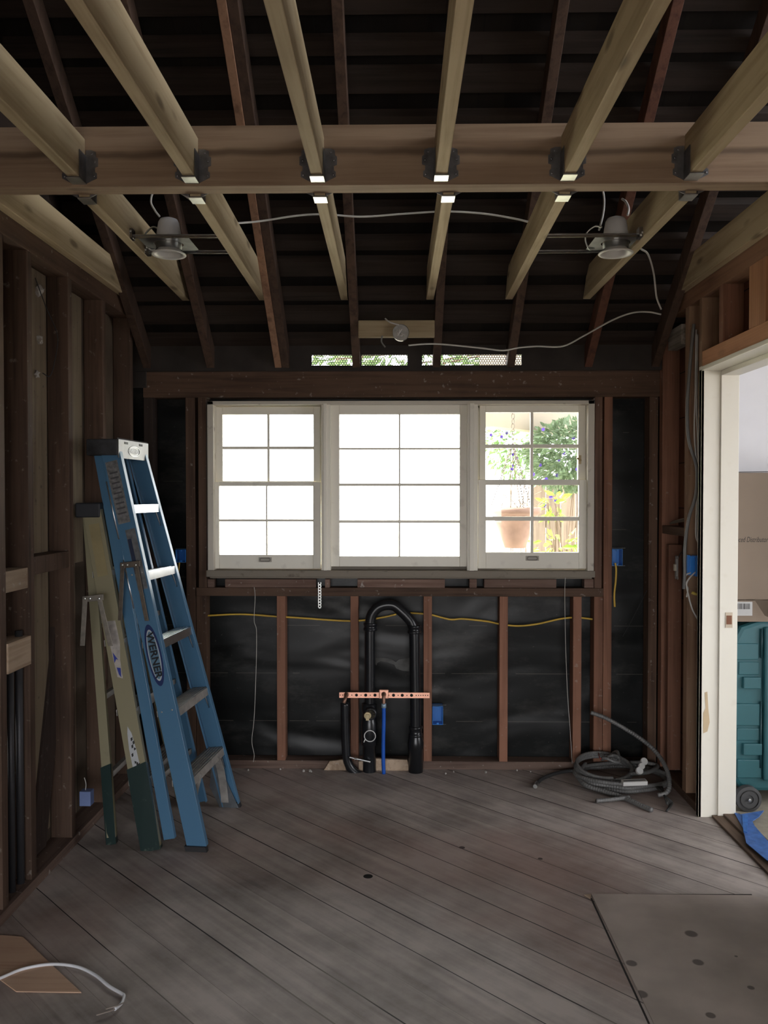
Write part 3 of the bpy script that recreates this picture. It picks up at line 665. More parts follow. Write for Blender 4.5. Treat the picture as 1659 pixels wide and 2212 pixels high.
for k in range(16):
    x_ = rnd_.uniform(-.95, 1.05); r_ = rnd_.uniform(.003, .007)
    member('plaster_crumb', lump((x_, rnd_.uniform(4.46, 4.53), r_*.7), r_, k), pl_, 'tiny pale plaster crumb on the floor along the back wall', 'crumb', 'plaster crumbs at foot of the back wall', bevel=0)
# ------------------------------------------------------------------ crossbeam and joists
BY0, BY1 = 2.684, 2.757
BZ0, BZ1 = atY(840, 399, BY0).z, atY(840, 268, BY0).z
member('ceiling_crossbeam', MB().box(-1.58, 1.60, BY0, BY1, BZ0, BZ1), beamwood(0), 'long brown crossbeam spanning the room, joists hung on both sides', 'beam', bevel=.003)
JZ = BZ0+.012; JH = .140; JT = .019
fx = [atY(p, 385, 2.66).x for p in (166, 412, 686, 953, 1228, 1497)]
ordn = ['leftmost of the six', 'second from left', 'third from left', 'fourth, with splintered edge', 'fifth from left', 'rightmost of the six']
for i, x in enumerate(fx):
    m = MB().box(x-JT, x+JT, -1.19, BY0-.001, JZ, JZ+JH)
    member('ceiling_joist', m, newwood(1), 'pale new joist on near side of the crossbeam, ' + ordn[i], 'joist', 'near ceiling joists', bevel=.003)
rxf = [atY(p, 428, 2.78).x for p in (187, 425, 692, 968, 1217, 1488)]
rxe = [atY(p, 645, 4.15).x for p in (393, 562, 742, 930, 1104, 1275)]
JR = BZ0 - .006
far = ['leftmost hung one by left can light', 'second hung one from left', 'third hung one from left', 'fourth hung one from left', 'fifth hung one from left', 'rightmost hung one by right can light']
def joist(x0, x1, y0, lab, g, h=JH, z=None):
    z = JR if z is None else z
    def end(zz): return 4.5 - (zz - RZ - .117*math.sqrt(1+SL*SL))/SL
    e0, e1 = min(end(z), 4.23), end(z+h)
    a = [(x0-JT, y0, z), (x0-JT, y0, z+h), (x1-JT, e1, z+h), (x1-JT, e0, z)]
    b = [(v[0]+2*JT, v[1], v[2]) for v in a]
    member('ceiling_joist', MB().hexa(a, b), newwood(1), lab, 'joist', g, bevel=.003)
for i in range(6):
    joist(rxf[i], rxe[i], BY1+.001, 'pale joist beyond the crossbeam, ' + far[i], 'far ceiling joists')
joist(-1.385, -1.385, BY1+.001, 'pale new joist lying on top of the left wall plate', 'far ceiling joists', z=2.514)
joist(1.405, 1.405, BY1+.001, 'pale new joist lying on top of the right wall plate', 'far ceiling joists', z=2.514)
# hangers
def hanger(x, front, lab):
    m = MB(); t = .0016; s = -1 if front else 1; y = BY0 if front else BY1; z = (JZ if front else JR)
    ys = sorted((y + s*.001, y + s*.058)); L0 = JT+.0015
    m.box(x-L0-t, x+L0+t, ys[0], ys[1], z-.0035, z-.0035+t+.001)
    for q in (-1, 1):
        xs_ = sorted((x+q*L0, x+q*(L0+t))); m.box(xs_[0], xs_[1], ys[0], ys[1], z-.002, z+.085)
        # toothed flange lying on the beam face
        prof = [(L0, -.004), (L0+.012, .002), (L0+.036, .014), (L0+.036, .030), (L0+.030, .034), (L0+.030, .048), (L0+.040, .052), (L0+.040, .078), (L0+.033, .082), (L0+.033, .098), (L0+.018, .104), (L0, .104)]
        if s > 0: prof = [(a, min(b, .09)) for a, b in prof]
        m.prism([(x+q*a, y + s*.0008, z+b) for a, b in prof], (0, s*.0014, 0))
        for (a, b) in ((L0+.028, .020), (L0+.030, .066), (L0+.020, .092)):
            m.lathe([(0, .0035), (.0035, .0025), (.0045, 0)], (x+q*a, y+s*.002, z+b), (0, s, 0), 8)
    o = tag(m.build('joist_hanger', dsteel()), lab, 'bracket', 'steel joist hangers')
    MB().box(x-L0-t, x+L0+t, ys[0]-.0003, ys[1]+.0003, z-.006, z-.0034).build('lit_seat_strap', steel(), parent=o)['label'] = 'bent seat under the joist, brightened as if lit from below'  # extra plate of brighter steel imitates light caught on the underside
for i, x in enumerate(fx): hanger(x, True, 'steel hanger on near face of the crossbeam, holding the joist ' + ['leftmost of the six', 'second from left', 'third from left', 'fourth from left', 'fifth from left', 'rightmost of the six'][i])
for i, x in enumerate(rxf): hanger(x+.0, False, 'steel hanger on far face of the crossbeam, holding the joist ' + ['leftmost of the six', 'second from left', 'third from left', 'fourth from left', 'fifth from left', 'rightmost of the six'][i])

# ------------------------------------------------------------------ rafters
def rafter(x, lab, mat, th=.042, y0=4.60, up0=0, up1=.092, x_top=None):
    x_top = x if x_top is None else x_top
    h = th/2; zc = .012
    def pt(xx, Y, up): return (xx, Y, rz(Y, up))
    yk = 4.5 - (TP+zc-RZ)/SL
    a = [pt(x-h, yk, up0), pt(x-h, 4.62, .02), pt(x-h, 4.62, up1), pt(x_top-h, RIDGE, up1), pt(x_top-h, RIDGE, up0)]
    a = [(x-h, yk, TP+zc), (x-h, 4.58, TP+zc), pt(x-h, 4.58, up1), pt(x_top-h, RIDGE, up1), pt(x_top-h, RIDGE, up0)]
    member('roof_rafter', MB().prism(a, (th, 0, 0)), mat, lab, 'rafter', 'sloping roof rafters', bevel=.002)
rX = [atY(p, 800, 4.5).x for p in (455, 617, 770, 943, 1103, 1271)]
labs = ['old dark rafter landing left of the windows', 'old dark rafter with the pale sister board on its left', 'old dark rafter at left end of the pale ceiling box block',
        'old dark rafter at right end of the pale ceiling box block', 'old dark rafter landing above left part of the right window', 'old reddish rafter landing above right edge of the windows']
for i, x in enumerate(rX): rafter(x, labs[i], attic(2) if i < 5 else wood('red_rafter', (.16, .07, .045), (.08, .035, .025), 2))
rafter(-1.365, 'old dark rafter running down against the left wall corner', attic(2))
rafter(1.385, 'old dark rafter running down against the right wall corner', attic(2))
rafter(rX[1]-.040, 'pale tan sister board nailed along the left side of a dark rafter', wood('tan_sister', (.33, .19, .12), (.20, .11, .07), 2, knots=.5), th=.036, up0=-.01, up1=.08)

# ceiling box block between rafters
yb = 4.25; a = atY(779, 692, yb); b = atY(938, 727, yb)
member('blocking', MB().box(rX[2]+.0215, rX[3]-.0215, yb, yb+.038, b.z, a.z), newwood(0), 'pale block between two rafters carrying the round metal box', 'block')
c = atY(866, 719, yb-.012)
m = MB().lathe([(0, -.006), (.040, -.006), (.042, -.010), (.042, .012), (.040, .012), (.038, -.002), (0, -.002)], c, (0, 1, 0), 24)
bxo = tag(m.build('ceiling_box', flat('box_zinc', (.42, .43, .43), .35, .9, .2, 40), smooth=False), 'round metal junction box on the pale block above the windows', 'junction box')
m = MB()
for k in range(5):
    p = [c + Vector((random.uniform(-.02, .02), -.012, random.uniform(-.02, .02))) for _ in range(3)]
    m.tube(spline(p, 5), .003, 6)
m.build('wire_end', white_cable(), parent=bxo, smooth=True)
# eave boards with vents
yv = 4.50
vents = [(673, 764), (781, 880), (912, 935), (952, 1127)]
z0v, z1v = atY(860, 789, yv).z, atY(860, 766, yv).z
ztop = rz(yv, .115)
m = MB(); xs_ = [-1.6] + [atY(p, 780, yv).x for v in vents for p in v] + [1.62]
m.box(-1.6, 4.7, yv, yv+.02, TP-.004, z0v); m.box(-1.6, -1.38, yv+.02, yv+.04, 2.1, 2.25); m.box(-1.6, 4.7, yv, yv+.02, z1v, ztop+.02)
for i in range(0, len(xs_), 2): m.box(xs_[i], xs_[i+1], yv, yv+.02, z0v, z1v)
m.box(1.62, 4.7, yv, yv+.02, z0v, z1v)
struct(m.build('wall_back_eave', flat('eave_boards', (.032, .026, .023), .8, var=.3), origin=(0, yv, 2.0)))
for i, (p, q) in enumerate(vents):
    xa_, xb_ = atY(p, 780, yv).x, atY(q, 780, yv).x
    m = MB(); s = .0078; R = s; y_ = yv+.006; row = 0; z = z0v
    while z < z1v+.003:
        x = xa_ + (row % 2)*s*.866
        while x < xb_+.002:
            vs = []
            for rr in (R, R*.74):
                for k in range(6):
                    aa = PI/6 + k*PI/3
                    vs.append((min(max(x+rr*math.cos(aa), xa_), xb_), y_, min(max(z+rr*math.sin(aa), z0v), z1v)))
            m.add(vs, [(k, (k+1) % 6, (k+1) % 6+6, k+6) for k in range(6)])
            x += s*1.732
        z += s*1.5; row += 1
    o = m.build('vent_screen', dsteel())
    md = o.modifiers.new('thick', 'SOLIDIFY'); md.thickness = .0008
    tag(o, ['bright mesh vent above the left window gap, leftmost of four', 'bright mesh vent above the center window, second from left', 'smallest bright mesh vent above the center window', 'longest bright mesh vent, above the center and right windows'][i], 'vent', 'mesh vents under the eave')

# ------------------------------------------------------------------ recessed can lights
def can_light(cx, cy, bx0, bx1, lab, side):
    zb = 2.512
    t = thing('recessed_light', (cx, cy, zb-.03), lab, 'ceiling light', 'recessed can lights')
    wm = flat('white_can_cover', (.60, .61, .63), .6, 0, .05)
    MB().lathe([(.050, .0), (.052, .003), (.046, .05), (.041, .080), (.034, .092), (.018, .098), (0, .099)], (cx, cy, zb+.010), seg=32).build('can_housing', wm, parent=t, smooth=True)
    m = MB(); x0, x1 = cx-.085, cx+.085
    n = 28
    vs = []; fs = []
    for k in range(n):
        a = 2*PI*k/n; ca, sa = math.cos(a), math.sin(a); q = .105/max(abs(ca), abs(sa))
        vs.append((cx+.058*ca, cy+.058*sa, zb+.006)); vs.append((cx+min(q, .15)*ca*.95, cy+min(q, .15)*sa*.95, zb+.006))
    fs = [(2*k, 2*k+1, (2*k+3) % (2*n), (2*k+2) % (2*n)) for k in range(n)]
    m.add(vs, fs); o = m.build('mounting_plate', flat('frame_plate', (.28, .29, .29), .4, .85, .2, 20), parent=t)
    md = o.modifiers.new('thick', 'SOLIDIFY'); md.thickness = .0015
    for yy in (cy-.105, cy+.105):
        m = MB(); m.box(bx0, bx1, yy-.0015, yy+.0015, zb-.002, zb+.009); m.box(bx0, bx1, yy-.006, yy+.006, zb+.008, zb+.0095); m.box(bx0, bx1, yy-.005, yy-.001, zb-.0045, zb-.002)
        ex = bx0 if side < 0 else bx1
        m.box(ex-.012, ex+.012, yy-.02, yy+.02, zb-.008, zb+.03)
        hb = m.build('hanger_bar', flat('bar_steel', (.30, .30, .30), .25, .95, .2, 20), parent=t)
        m = MB()
        for k in range(3): MB().lathe([(0, -.004), (.004, -.003), (.005, 0)], (ex-.006+.006*k, yy-.021, zb-.002+.01*k), (0, 1, 0), 8).build('nail_head', steel(), parent=hb)
    MB().lathe([(.052, .0), (.050, -.022), (.052, -.026)], (cx, cy, zb+.006), seg=32).build('inner_collar', steel(), parent=t, smooth=True)
    MB().box(cx+side*.055-.022, cx+side*.055+.022, cy+.05, cy+.10, zb+.008, zb+.05).build('wiring_box', flat('frame_plate', (.28, .29, .29), .4, .85, .2, 20), parent=t, bevel=.003)
    m = MB().lathe([(.046, -.018), (.052, -.026), (.067, -.033), (.069, -.036), (.066, -.039), (.054, -.036), (.048, -.030), (.042, -.012)], (cx, cy, zb-.001), seg=36)
    m.build('trim_ring', white_plastic(), parent=t, smooth=True)
    MB().lathe([(0, -.020), (.03, -.018), (.045, -.014)], (cx, cy, zb), seg=28).build('lens', white_plastic(), parent=t, smooth=True)
    # armoured whip
    pts = spline([(cx-.05, cy+.02, zb+.075), (cx-.075, cy+.03, zb+.082), (cx-.105, cy+.04, zb+.06), (cx-.11, cy+.045, zb+.03), (cx-.09, cy+.06, zb+.0), (cx-.06, cy+.07, zb+.012)], 22)
    rad = [.0042 if k % 2 else .0034 for k in range(len(pts))]
    MB().tube(pts, .004, 8, rad=rad).build('armoured_cable', steel(), parent=t, smooth=True)
    return t
lc = atZ(365, 549, 2.477); rc = atZ(1330, 547, 2.477)
jx = lambda i, Y: rxf[i] + (rxe[i]-rxf[i])*(Y-2.78)/(4.15-2.78)
can_light(lc.x, lc.y, jx(0, lc.y)+.02, jx(1, lc.y)-.02, 'white recessed can light hung between joists at the left', -1)
can_light(rc.x, rc.y, jx(4, rc.y)+.02, jx(5, rc.y)-.02, 'white recessed can light hung between joists at the right', 1)

# ------------------------------------------------------------------ attic cables
wc = white_cable(); cr = .0042
gC = 'white cables strung through the ceiling'
cable('electric_cable', [atY(500, 483, 3.45), atY(560, 478, 3.5), atY(640, 466, 3.5), atY(700, 463, 3.5), atY(780, 468, 3.52), atY(870, 462, 3.52), atY(960, 457, 3.5), atY(1040, 461, 3.5), atY(1110, 472, 3.48), atY(1160, 484, 3.45)], cr, wc, 'white cable sagging across middle joists between the two can lights', gC)
cable('electric_cable', [atY(345, 468, 3.4), atY(335, 455, 3.4), atY(326, 435, 3.4), atY(335, 412, 3.42), atY(370, 408, 3.45), atY(410, 430, 3.45), atY(450, 465, 3.45)], cr, wc, 'white cable looping above the left can light', gC)
cable('electric_cable', [atY(1300, 400, 3.5), atY(1305, 430, 3.5), atY(1303, 462, 3.46), atY(1294, 497, 3.42)], cr, wc, 'white cable dropping down left of the right can housing', gC)
cable('electric_cable', [atY(1356, 465, 3.4), atY(1358, 450, 3.42), atY(1352, 436, 3.45), atY(1344, 430, 3.5)], .005, wc, 'short white cable stub curling above the right can housing', gC)
cable('electric_cable', [atY(1385, 538, 3.55), atY(1400, 550, 3.7), atY(1412, 590, 3.9), atY(1418, 640, 4.0), atY(1428, 668, 4.05)], cr, wc, 'white cable hanging from right joist down toward the right rafter', gC)
cable('electric_cable', [atY(1428, 679, 4.12), atY(1400, 674, 4.12), atY(1365, 676, 4.12), atY(1320, 693, 4.15), atY(1262, 725, 4.2), atY(1215, 748, 4.22), atY(1160, 748, 4.22), atY(1122, 751, 4.22), atY(1085, 757, 4.2), atY(1040, 752, 4.2), atY(960, 744, 4.2), atY(920, 743, 4.2), atY(882, 746, 4.2)], cr, wc, 'white cable running above the vents from box to right corner', gC)
cable('electric_cable', [atY(826, 725, 4.235), atY(824, 738, 4.235), atY(832, 750, 4.235)], .004, flat('grey_cable', (.2, .2, .19), .6), 'short grey cable hook below the round metal box', gC)
cable('electric_cable', [atY(862, 702, 4.228), atY(842, 696, 4.225), atY(832, 688, 4.24)], .004, wc, 'short white cable end above the round metal box', gC)

# ------------------------------------------------------------------ right wall cables, boxes
pts = spline([atY(1499, 700, 4.028), atY(1493, 760, 4.024), atY(1485, 870, 4.016), atY(1488, 950, 4.016), atY(1505, 1010, 4.020), atY(1503, 1070, 4.020), atY(1488, 1120, 4.012), atY(1480, 1180, 4.004), atY(1479, 1240, 4.000), atY(1477, 1272, 4.008)], 40)
rad = [.0085 if k % 2 else .0072 for k in range(len(pts))]
member('flexible_conduit', MB().tube(pts, .008, 10, rad=rad), conduit(), 'ribbed grey conduit snaking down the stud left of the doorway', 'conduit', bevel=0, smooth=True)
gW = 'white cables beside the doorway'
cable('electric_cable', [atY(1504, 712, 4.032), atY(1502, 850, 4.032), atY(1500, 930, 4.032), atY(1504, 1000, 4.032), atY(1505, 1080, 4.032), atY(1503, 1150, 4.032), atY(1508, 1172, 4.028), atY(1513, 1185, 4.024)], .004, wc, 'white cable dropping straight beside the ribbed conduit', gW)
cable('electric_cable', [atY(1507, 722, 4.040), atY(1505, 860, 4.040), atY(1508, 980, 4.040), atY(1506, 1100, 4.040), atY(1506, 1160, 4.040), atY(1512, 1180, 4.036)], .004, wc, 'second white cable dropping behind the first beside the conduit', gW)
cable('electric_cable', [atY(1503, 1235, 4.008), atY(1490, 1248, 4.000), atY(1483, 1262, 3.996), atY(1487, 1285, 3.992), atY(1495, 1315, 3.992), atY(1509, 1341, 3.992)], .004, wc, 'white cable curving down from the blue box by the doorway', gW)
cable('electric_cable', [atY(1492, 1237, 4.008), atY(1482, 1243, 4.004), atY(1481, 1260, 4.000), atY(1486, 1272, 4.000), atY(1483, 1290, 4.000)], .0035, wc, 'short white cable loop under the blue box by the doorway', gW)
cable('thin_wire', [atY(1400, 1270, YW+.03), atY(1385, 1300, YW+.03), atY(1362, 1345, YW+.04), atY(1345, 1375, YW+.05)], .0015, blackrub(), 'thin dark wire slanting across black paper right of the windows')
a = atY(1494, 1280, 4.0)
member('wire_nut', MB().lathe([(0, 0), (.006, 0), (.008, .012), (.006, .026), (0, .027)], a, (1, -.3, -.35), 12), flat('yellow_nut', (.62, .48, .10), .5), 'small yellow wire nut hanging below the blue box by doorway', 'wire nut', bevel=0, smooth=True)

def outlet_box(name, lab, p0, p1, depth, axis='y', nails=True, y0=None):
    """p0 top-left and p1 bottom-right corners (x,z) of the open face at y0"""
    x0, z1 = p0; x1, z0 = p1; m = MB(); t = .003; y1 = y0+depth
    m.box(x0, x1, y1-t, y1, z0, z1); m.box(x0, x0+t, y0, y1, z0, z1); m.box(x1-t, x1, y0, y1, z0, z1); m.box(x0, x1, y0, y1, z0, z0+t); m.box(x0, x1, y0, y1, z1-t, z1)
    m.box((x0+x1)/2-.006, (x0+x1)/2+.006, y0, y0+.01, z1-.012, z1); m.box((x0+x1)/2-.006, (x0+x1)/2+.006, y0, y0+.01, z0, z0+.012)
    o = tag(m.build(name, bluebox(), bevel=.001), lab, 'outlet box', 'blue electrical boxes')
    if nails:
        m = MB()
        for z in (z1+.004, z0-.002): m.tube([(x0-.004, y0+.02, z), (x1+.018, y0+.018, z)], .0016, 6)
        m.build('mounting_nail', steel(), parent=o)
    return o
def pbox(name, lab, x0, x1, y0, y1, Yf, d=.07, nails=True):
    a = atY(x0, y0, Yf); b = atY(x1, y1, Yf); return outlet_box(name, lab, (a.x, a.z), (b.x, b.z), d, y0=Yf, nails=nails)
pbox('outlet_box', 'blue electrical box low on the stud right of the black pipes', 934, 957, 1526, 1566, YW+.002)
pbox('outlet_box', 'blue electrical box on tall stud right of the windows', 1322.5, 1345, 1186, 1222, YW-.01)
pbox('outlet_box', 'blue electrical box left of the windows, behind the blue ladder', 379, 401, 1187, 1215, YW-.005)
a = atY(1486, 1200, 4.01); b = atY(1512, 1245, 4.01); z1, z0 = a.z, b.z; xq = a.x+(b.x-a.x)*.6
m = MB().box(a.x, xq, 4.012, 4.055, z0+.006, z1-.004); m.box(xq, b.x, 4.00, 4.055, z0, z1); m.box(a.x+.008, a.x+.014, 4.006, 4.012, z0+.02, z1-.01); m.box(a.x, a.x+.012, 4.012, 4.03, z1-.004, z1+.002)
tag(m.build('outlet_box', bluebox(), bevel=.001), 'large blue electrical box on the right wall beside the doorway', 'outlet box', 'blue electrical boxes')
c = atX(180, 1721, XL+.01)
m = MB().box(XL+.0, XL+.05, c.y-.022, c.y+.022, c.z-.035, c.z+.03)
o = tag(m.build('outlet_box', flat('faded_blue_box', (.16, .22, .42), .5), bevel=.003), 'small faded blue box low on the left wall behind khaki ladder', 'outlet box', 'blue electrical boxes')
MB().tube(spline([(XL+.02, c.y, c.z+.03), (XL+.024, c.y-.005, c.z+.06), (XL+.015, c.y, c.z+.085)], 6), .0018, 6).build('wire_end', wc, parent=o)
# switch device
c = atX(1462, 1226, XR-.004)
m = MB(); m.box(c.x-.006, c.x+.004, c.y-.012, c.y+.012, c.z-.045, c.z+.045)
for s in (-1, 1):
    for q in (-1, 1): m.lathe([(.0045, -.002), (.009, -.002), (.009, .002), (.0045, .002)], (c.x, c.y+q*.013, c.z+s*.052), (1, 0, 0), 12)
o = tag(m.build('light_switch', flat('grey_yoke', (.35, .34, .32), .5, .5), bevel=.001), 'bare light switch with metal yoke hanging left of the conduit', 'switch')
MB().box(c.x-.014, c.x-.004, c.y-.011, c.y+.011, c.z-.017, c.z+.017).build('switch_body', flat('ivory_plastic', (.55, .50, .40), .5), parent=o, bevel=.002)
MB().tube(spline([c+Vector((0, 0, .03)), c+Vector((.03, .01, .08)), (1.49, c.y+.02, c.z+.05)], 6), .0022, 6).build('lead_wire', blackrub(), parent=o)
# yellow cables
yc = yellow_cable()
cable('electric_cable', [atY(445, 1330, YW+.04), atY(520, 1327, YW+.04), atY(600, 1332, YW+.04), atY(650, 1335, YW+.04), atY(740, 1341, YW+.04), atY(785, 1340, YW+.04), atY(830, 1333, YW+.05), atY(856, 1327, YW+.05)], .0052, yc, 'yellow cable threaded through studs below the left and center windows', 'yellow cables below the windows')
cable('electric_cable', [atY(885, 1324, YW+.05), atY(915, 1326, YW+.04), atY(935, 1329, YW+.04), atY(972, 1338, YW+.035), atY(1000, 1337, YW+.035), atY(1050, 1342, YW+.035), atY(1085, 1349, YW+.04), atY(1120, 1352, YW+.035), atY(1160, 1348, YW+.035), atY(1210, 1337, YW+.04), atY(1245, 1334, YW+.04), atY(1283, 1338, YW+.04)], .0052, yc, 'yellow cable threaded through studs from the pipe loop rightward', 'yellow cables below the windows')
cable('electric_cable', [atY(1329, 1216, YW-.005), atY(1331, 1230, YW-.008), atY(1330, 1255, YW-.01), atY(1327, 1285, YW-.01), atY(1328, 1311, YW-.01)], .0055, yc, 'short yellow cable hanging out of blue box right of windows')
cable('electric_cable', [atY(388, 1212, YW+.0), atY(384, 1240, YW+.0), atY(376, 1248, YW+.0)], .004, yc, 'yellow cable end drooping from the blue box behind the ladder')
# strings and strap
cable('dangling_string', [atY(549, 1268, YW-.012), atY(551, 1290, YW-.012), atY(549, 1340, YW-.012), atY(554, 1365, YW-.012), atY(553, 1450, YW-.012), atY(549, 1550, YW-.012), atY(544, 1600, YW-.012), atY(549, 1630, YW-.012), atY(547, 1646, YW-.012)], .0016, flat('pale_string', (.5, .48, .43), .8), 'pale string hanging from the sill below the left window', 'strings hanging under the windows')
cable('dangling_string', [atY(1221, 1245, YW-.012), atY(1220, 1290, YW-.012), atY(1222, 1400, YW-.012), atY(1226, 1500, YW-.012), atY(1231, 1570, YW-.012), atY(1236, 1650, YW-.012)], .0016, flat('pale_string', (.5, .48, .43), .8), 'thin pale wire hanging from the sill below the right window', 'strings hanging under the windows')
a = atY(687, 1258, YW-.008); b = atY(694, 1314, YW-.008)
m = MB(); n = 9; dz = (a.z-b.z)/n
for k in range(n):
    z = b.z + k*dz; m.box(a.x, a.x+.004, YW-.009, YW-.0075, z, z+dz); m.box(b.x-.004, b.x, YW-.009, YW-.0075, z, z+dz); m.box(a.x, b.x, YW-.009, YW-.0075, z, z+dz*.35)
member('hanger_strap', m, steel(), 'short perforated metal strap hanging below left mullion of windows', 'strap', bevel=0)

# ------------------------------------------------------------------ plumbing
PYp = 4.505
ab = abs_()
def ptsY(l, Y): return [atY(a, b, Y) for a, b in l]
t = thing('vent_pipe', atY(898, 1676, PYp), 'black plastic pipe arching over like an upside down U below center window', 'pipe')
t.location.z = 0
hoop = spline(ptsY([(799, 1535), (799, 1500), (799, 1430), (799, 1370), (800, 1343), (804, 1327), (816, 1313), (833, 1307), (850, 1308), (863, 1317), (880, 1333), (890, 1347), (895, 1370), (896, 1430), (897, 1500), (898, 1590)], PYp), 10)
MB().tube(hoop, .0285, 20).build('pipe_loop', ab, parent=t, smooth=True)
def fitting(px, y0, y1, r, par, name='coupling', lip=.004, Y=PYp):
    a = atY(px, y0, Y); b = atY(px, y1, Y); h = a.z-b.z
    return MB().lathe([(0, 0), (r, 0), (r+lip, .002), (r+lip, .012), (r, .015), (r, h-.015), (r+lip, h-.012), (r+lip, h-.002), (r, h), (0, h)], (a.x, Y, b.z), seg=24).build(name, ab, parent=par, smooth=True)
fitting(800, 1345, 1362, .033, t); fitting(895, 1350, 1368, .033, t)
for (x, y) in ((812, 1317), (826, 1308), (846, 1306), (868, 1321), (884, 1337)):
    pass
c0 = atY(898, 1590, PYp)
fitting(898, 1568, 1590, .034, t, 'reducer'); 
m = MB().lathe([(.030, 0), (.040, .0), (.040, c0.z-.07), (.044, c0.z-.06), (.044, c0.z-.03), (.036, c0.z)], (c0.x, PYp, 0.0), seg=24); m.build('drain_section', ab, parent=t, smooth=True)
t2 = thing('drain_stack', (atY(799, 1600, PYp).x, PYp, 0), 'black drain stack with brass plug standing in front of the left stud', 'pipe')
c1 = atY(798, 1520, PYp)
MB().lathe([(.036, 0), (.036, .14), (.044, .15), (.044, .27), (.040, .28), (.036, .31), (.036, c1.z-.05), (.041, c1.z-.04), (.041, c1.z), (.030, c1.z+.004)], (c1.x, PYp, 0), seg=24).build('stack_pipe', ab, parent=t2, smooth=True)
c = atY(794, 1546, PYp-.075)
MB().lathe([(.030, .04), (.034, .03), (.034, .004), (.028, 0), (.026, .0), (.024, .006), (0, .006)], atY(800, 1543, PYp-.07), (0, 1, 0), 24).build('cleanout_hub', ab, parent=t2, smooth=True)
m = MB().lathe([(0, -.004), (.019, -.004), (.021, 0), (.021, .018)], c, (0, 1, 0), 20); m.box(c.x-.009, c.x+.009, c.y-.018, c.y-.002, c.z-.022, c.z+.010)
m.build('brass_plug', flat('dull_brass', (.40, .33, .20), .35, .85), parent=t2, bevel=.001)
c = atY(799, 1590, PYp-.047)
pl = []
for k in range(27):
    a = 2*PI*k/26 + PI; pl.append((c.x+.030*math.cos(a), c.y, c.z+.030*math.sin(a)))
m = MB().tube(pl, .0028, 8, cap=False); m.tube([(c.x-.026, c.y, c.z-.018), (c.x-.033, c.y-.002, c.z-.034)], .003, 6)
member('ring_clip', m, white_plastic(), 'white ring clipped around stub on the black drain stack', 'ring', bevel=0, smooth=True)
cs = atY(799, 1590, PYp-.03)
MB().lathe([(.028, -.004), (.028, .03), (.026, -.006), (0, -.004)], cs, (0, 1, 0), 20).build('side_stub', ab, parent=t2, smooth=True)
# side arm at left
Yq = 4.495
m = MB().tube(spline(ptsY([(745, 1518), (746, 1570), (748, 1625), (752, 1648), (762, 1664), (776, 1674), (792, 1678)], Yq), 10), .024, 16)
member('waste_pipe', m, ab, 'thin black pipe left of the drain stack, bending at the floor', 'pipe', bevel=0, smooth=True)
m = MB().tube([atY(755, 1636, 4.468), atY(800, 1646, 4.462)], .006, 8); m.lathe([(0, -.006), (.009, -.005), (.009, .006), (0, .007)], atY(768, 1639, 4.466), (1, 0, 0), 12)
member('pipe_clamp', m, steel(), 'small steel clamp rod across foot of the drain stack', 'clamp', bevel=0)
# copper strap
Ys = PYp-.031
a = atY(733, 1495, Ys); b = atY(928, 1508, Ys)
t3 = thing('copper_strap', ((a.x+b.x)/2, Ys, b.z), 'shiny copper strap with round holes nailed across two studs', 'strap')
m = MB(); m.box(a.x, b.x, Ys-.0025, Ys, b.z, a.z); m.box(a.x, b.x, Ys-.007, Ys, a.z-.0015, a.z); 
m.build('strap_bar', copper(), parent=t3)
m = MB(); zc = (a.z+b.z)/2
holes = [(790, .0085), (810, .0085), (850, .0085), (869, .0085), (889, .0085)]
for px, r in holes: m.lathe([(0, -.0003), (r, 0)], (atY(px, 1500, Ys-.003).x, Ys-.0028, zc), (0, 1, 0), 16)
for px in (735, 740, 760, 780, 800, 820, 840, 860, 879, 899, 904, 909, 914, 919, 924): m.lathe([(0, -.0003), (.003, 0)], (atY(px, 1500, Ys-.003).x, Ys-.0028, zc), (0, 1, 0), 10)
m.lathe([(0, -.0003), (.008, 0)], (atY(770, 1500, Ys-.003).x, Ys-.0026, zc), (0, 1, 0), 14)
m.build('punched_hole', flat('hole_shadow', (.008, .008, .008), .9), parent=t3)
c = atY(829, 1500, Ys-.01)
MB().box(c.x-.026, c.x+.026, Ys-.012, Ys-.0035, c.z-.024, c.z+.026).build('mounting_block', copper(), parent=t3, bevel=.006)
for (px, py, lab) in ((829, 1500, 'brown copper elbow on center of the copper strap, above blue pipe'), (748, 1501, 'brown copper elbow at left end of the copper strap')):
    c = atY(px, py, Ys-.02)
    d = Vector((0, -.02, -.045)) if px > 800 else Vector((-.012, -.035, -.035))
    m = MB().tube(spline([c+Vector((0, .015, 0)), c+Vector((0, -.010, -.002)), c+Vector((d.x*.4, d.y*.9, d.z*.5)), c+d], 8), .0095, 14)
    m.lathe([(.0105, -.006), (.013, -.005), (.013, .005), (.0105, .006)], c, (0, 1, 0), 16)
    member('copper_elbow', m, dcopper(), lab, 'pipe fitting', 'copper elbows', bevel=0, smooth=True)
p = ptsY([(829, 1524), (829, 1560), (828, 1600), (828, 1640), (829, 1668)], YW-.075)
p[-1].z = 0
t4 = thing('water_pipe', (p[-1].x, p[-1].y, 0), 'bright blue plastic water pipe rising from floor to copper strap', 'pipe')
MB().tube(spline(p, 6), .0105, 14).build('pipe', flat('blue_pex', (.015, .10, .48), .3), parent=t4, smooth=True)
MB().tube([p[0]+Vector((0, 0, -.012)), p[0]+Vector((0, 0, .012))], .0135, 14).build('crimp_ring', flat('pale_ring', (.30, .42, .52), .4, .3), parent=t4, smooth=True)
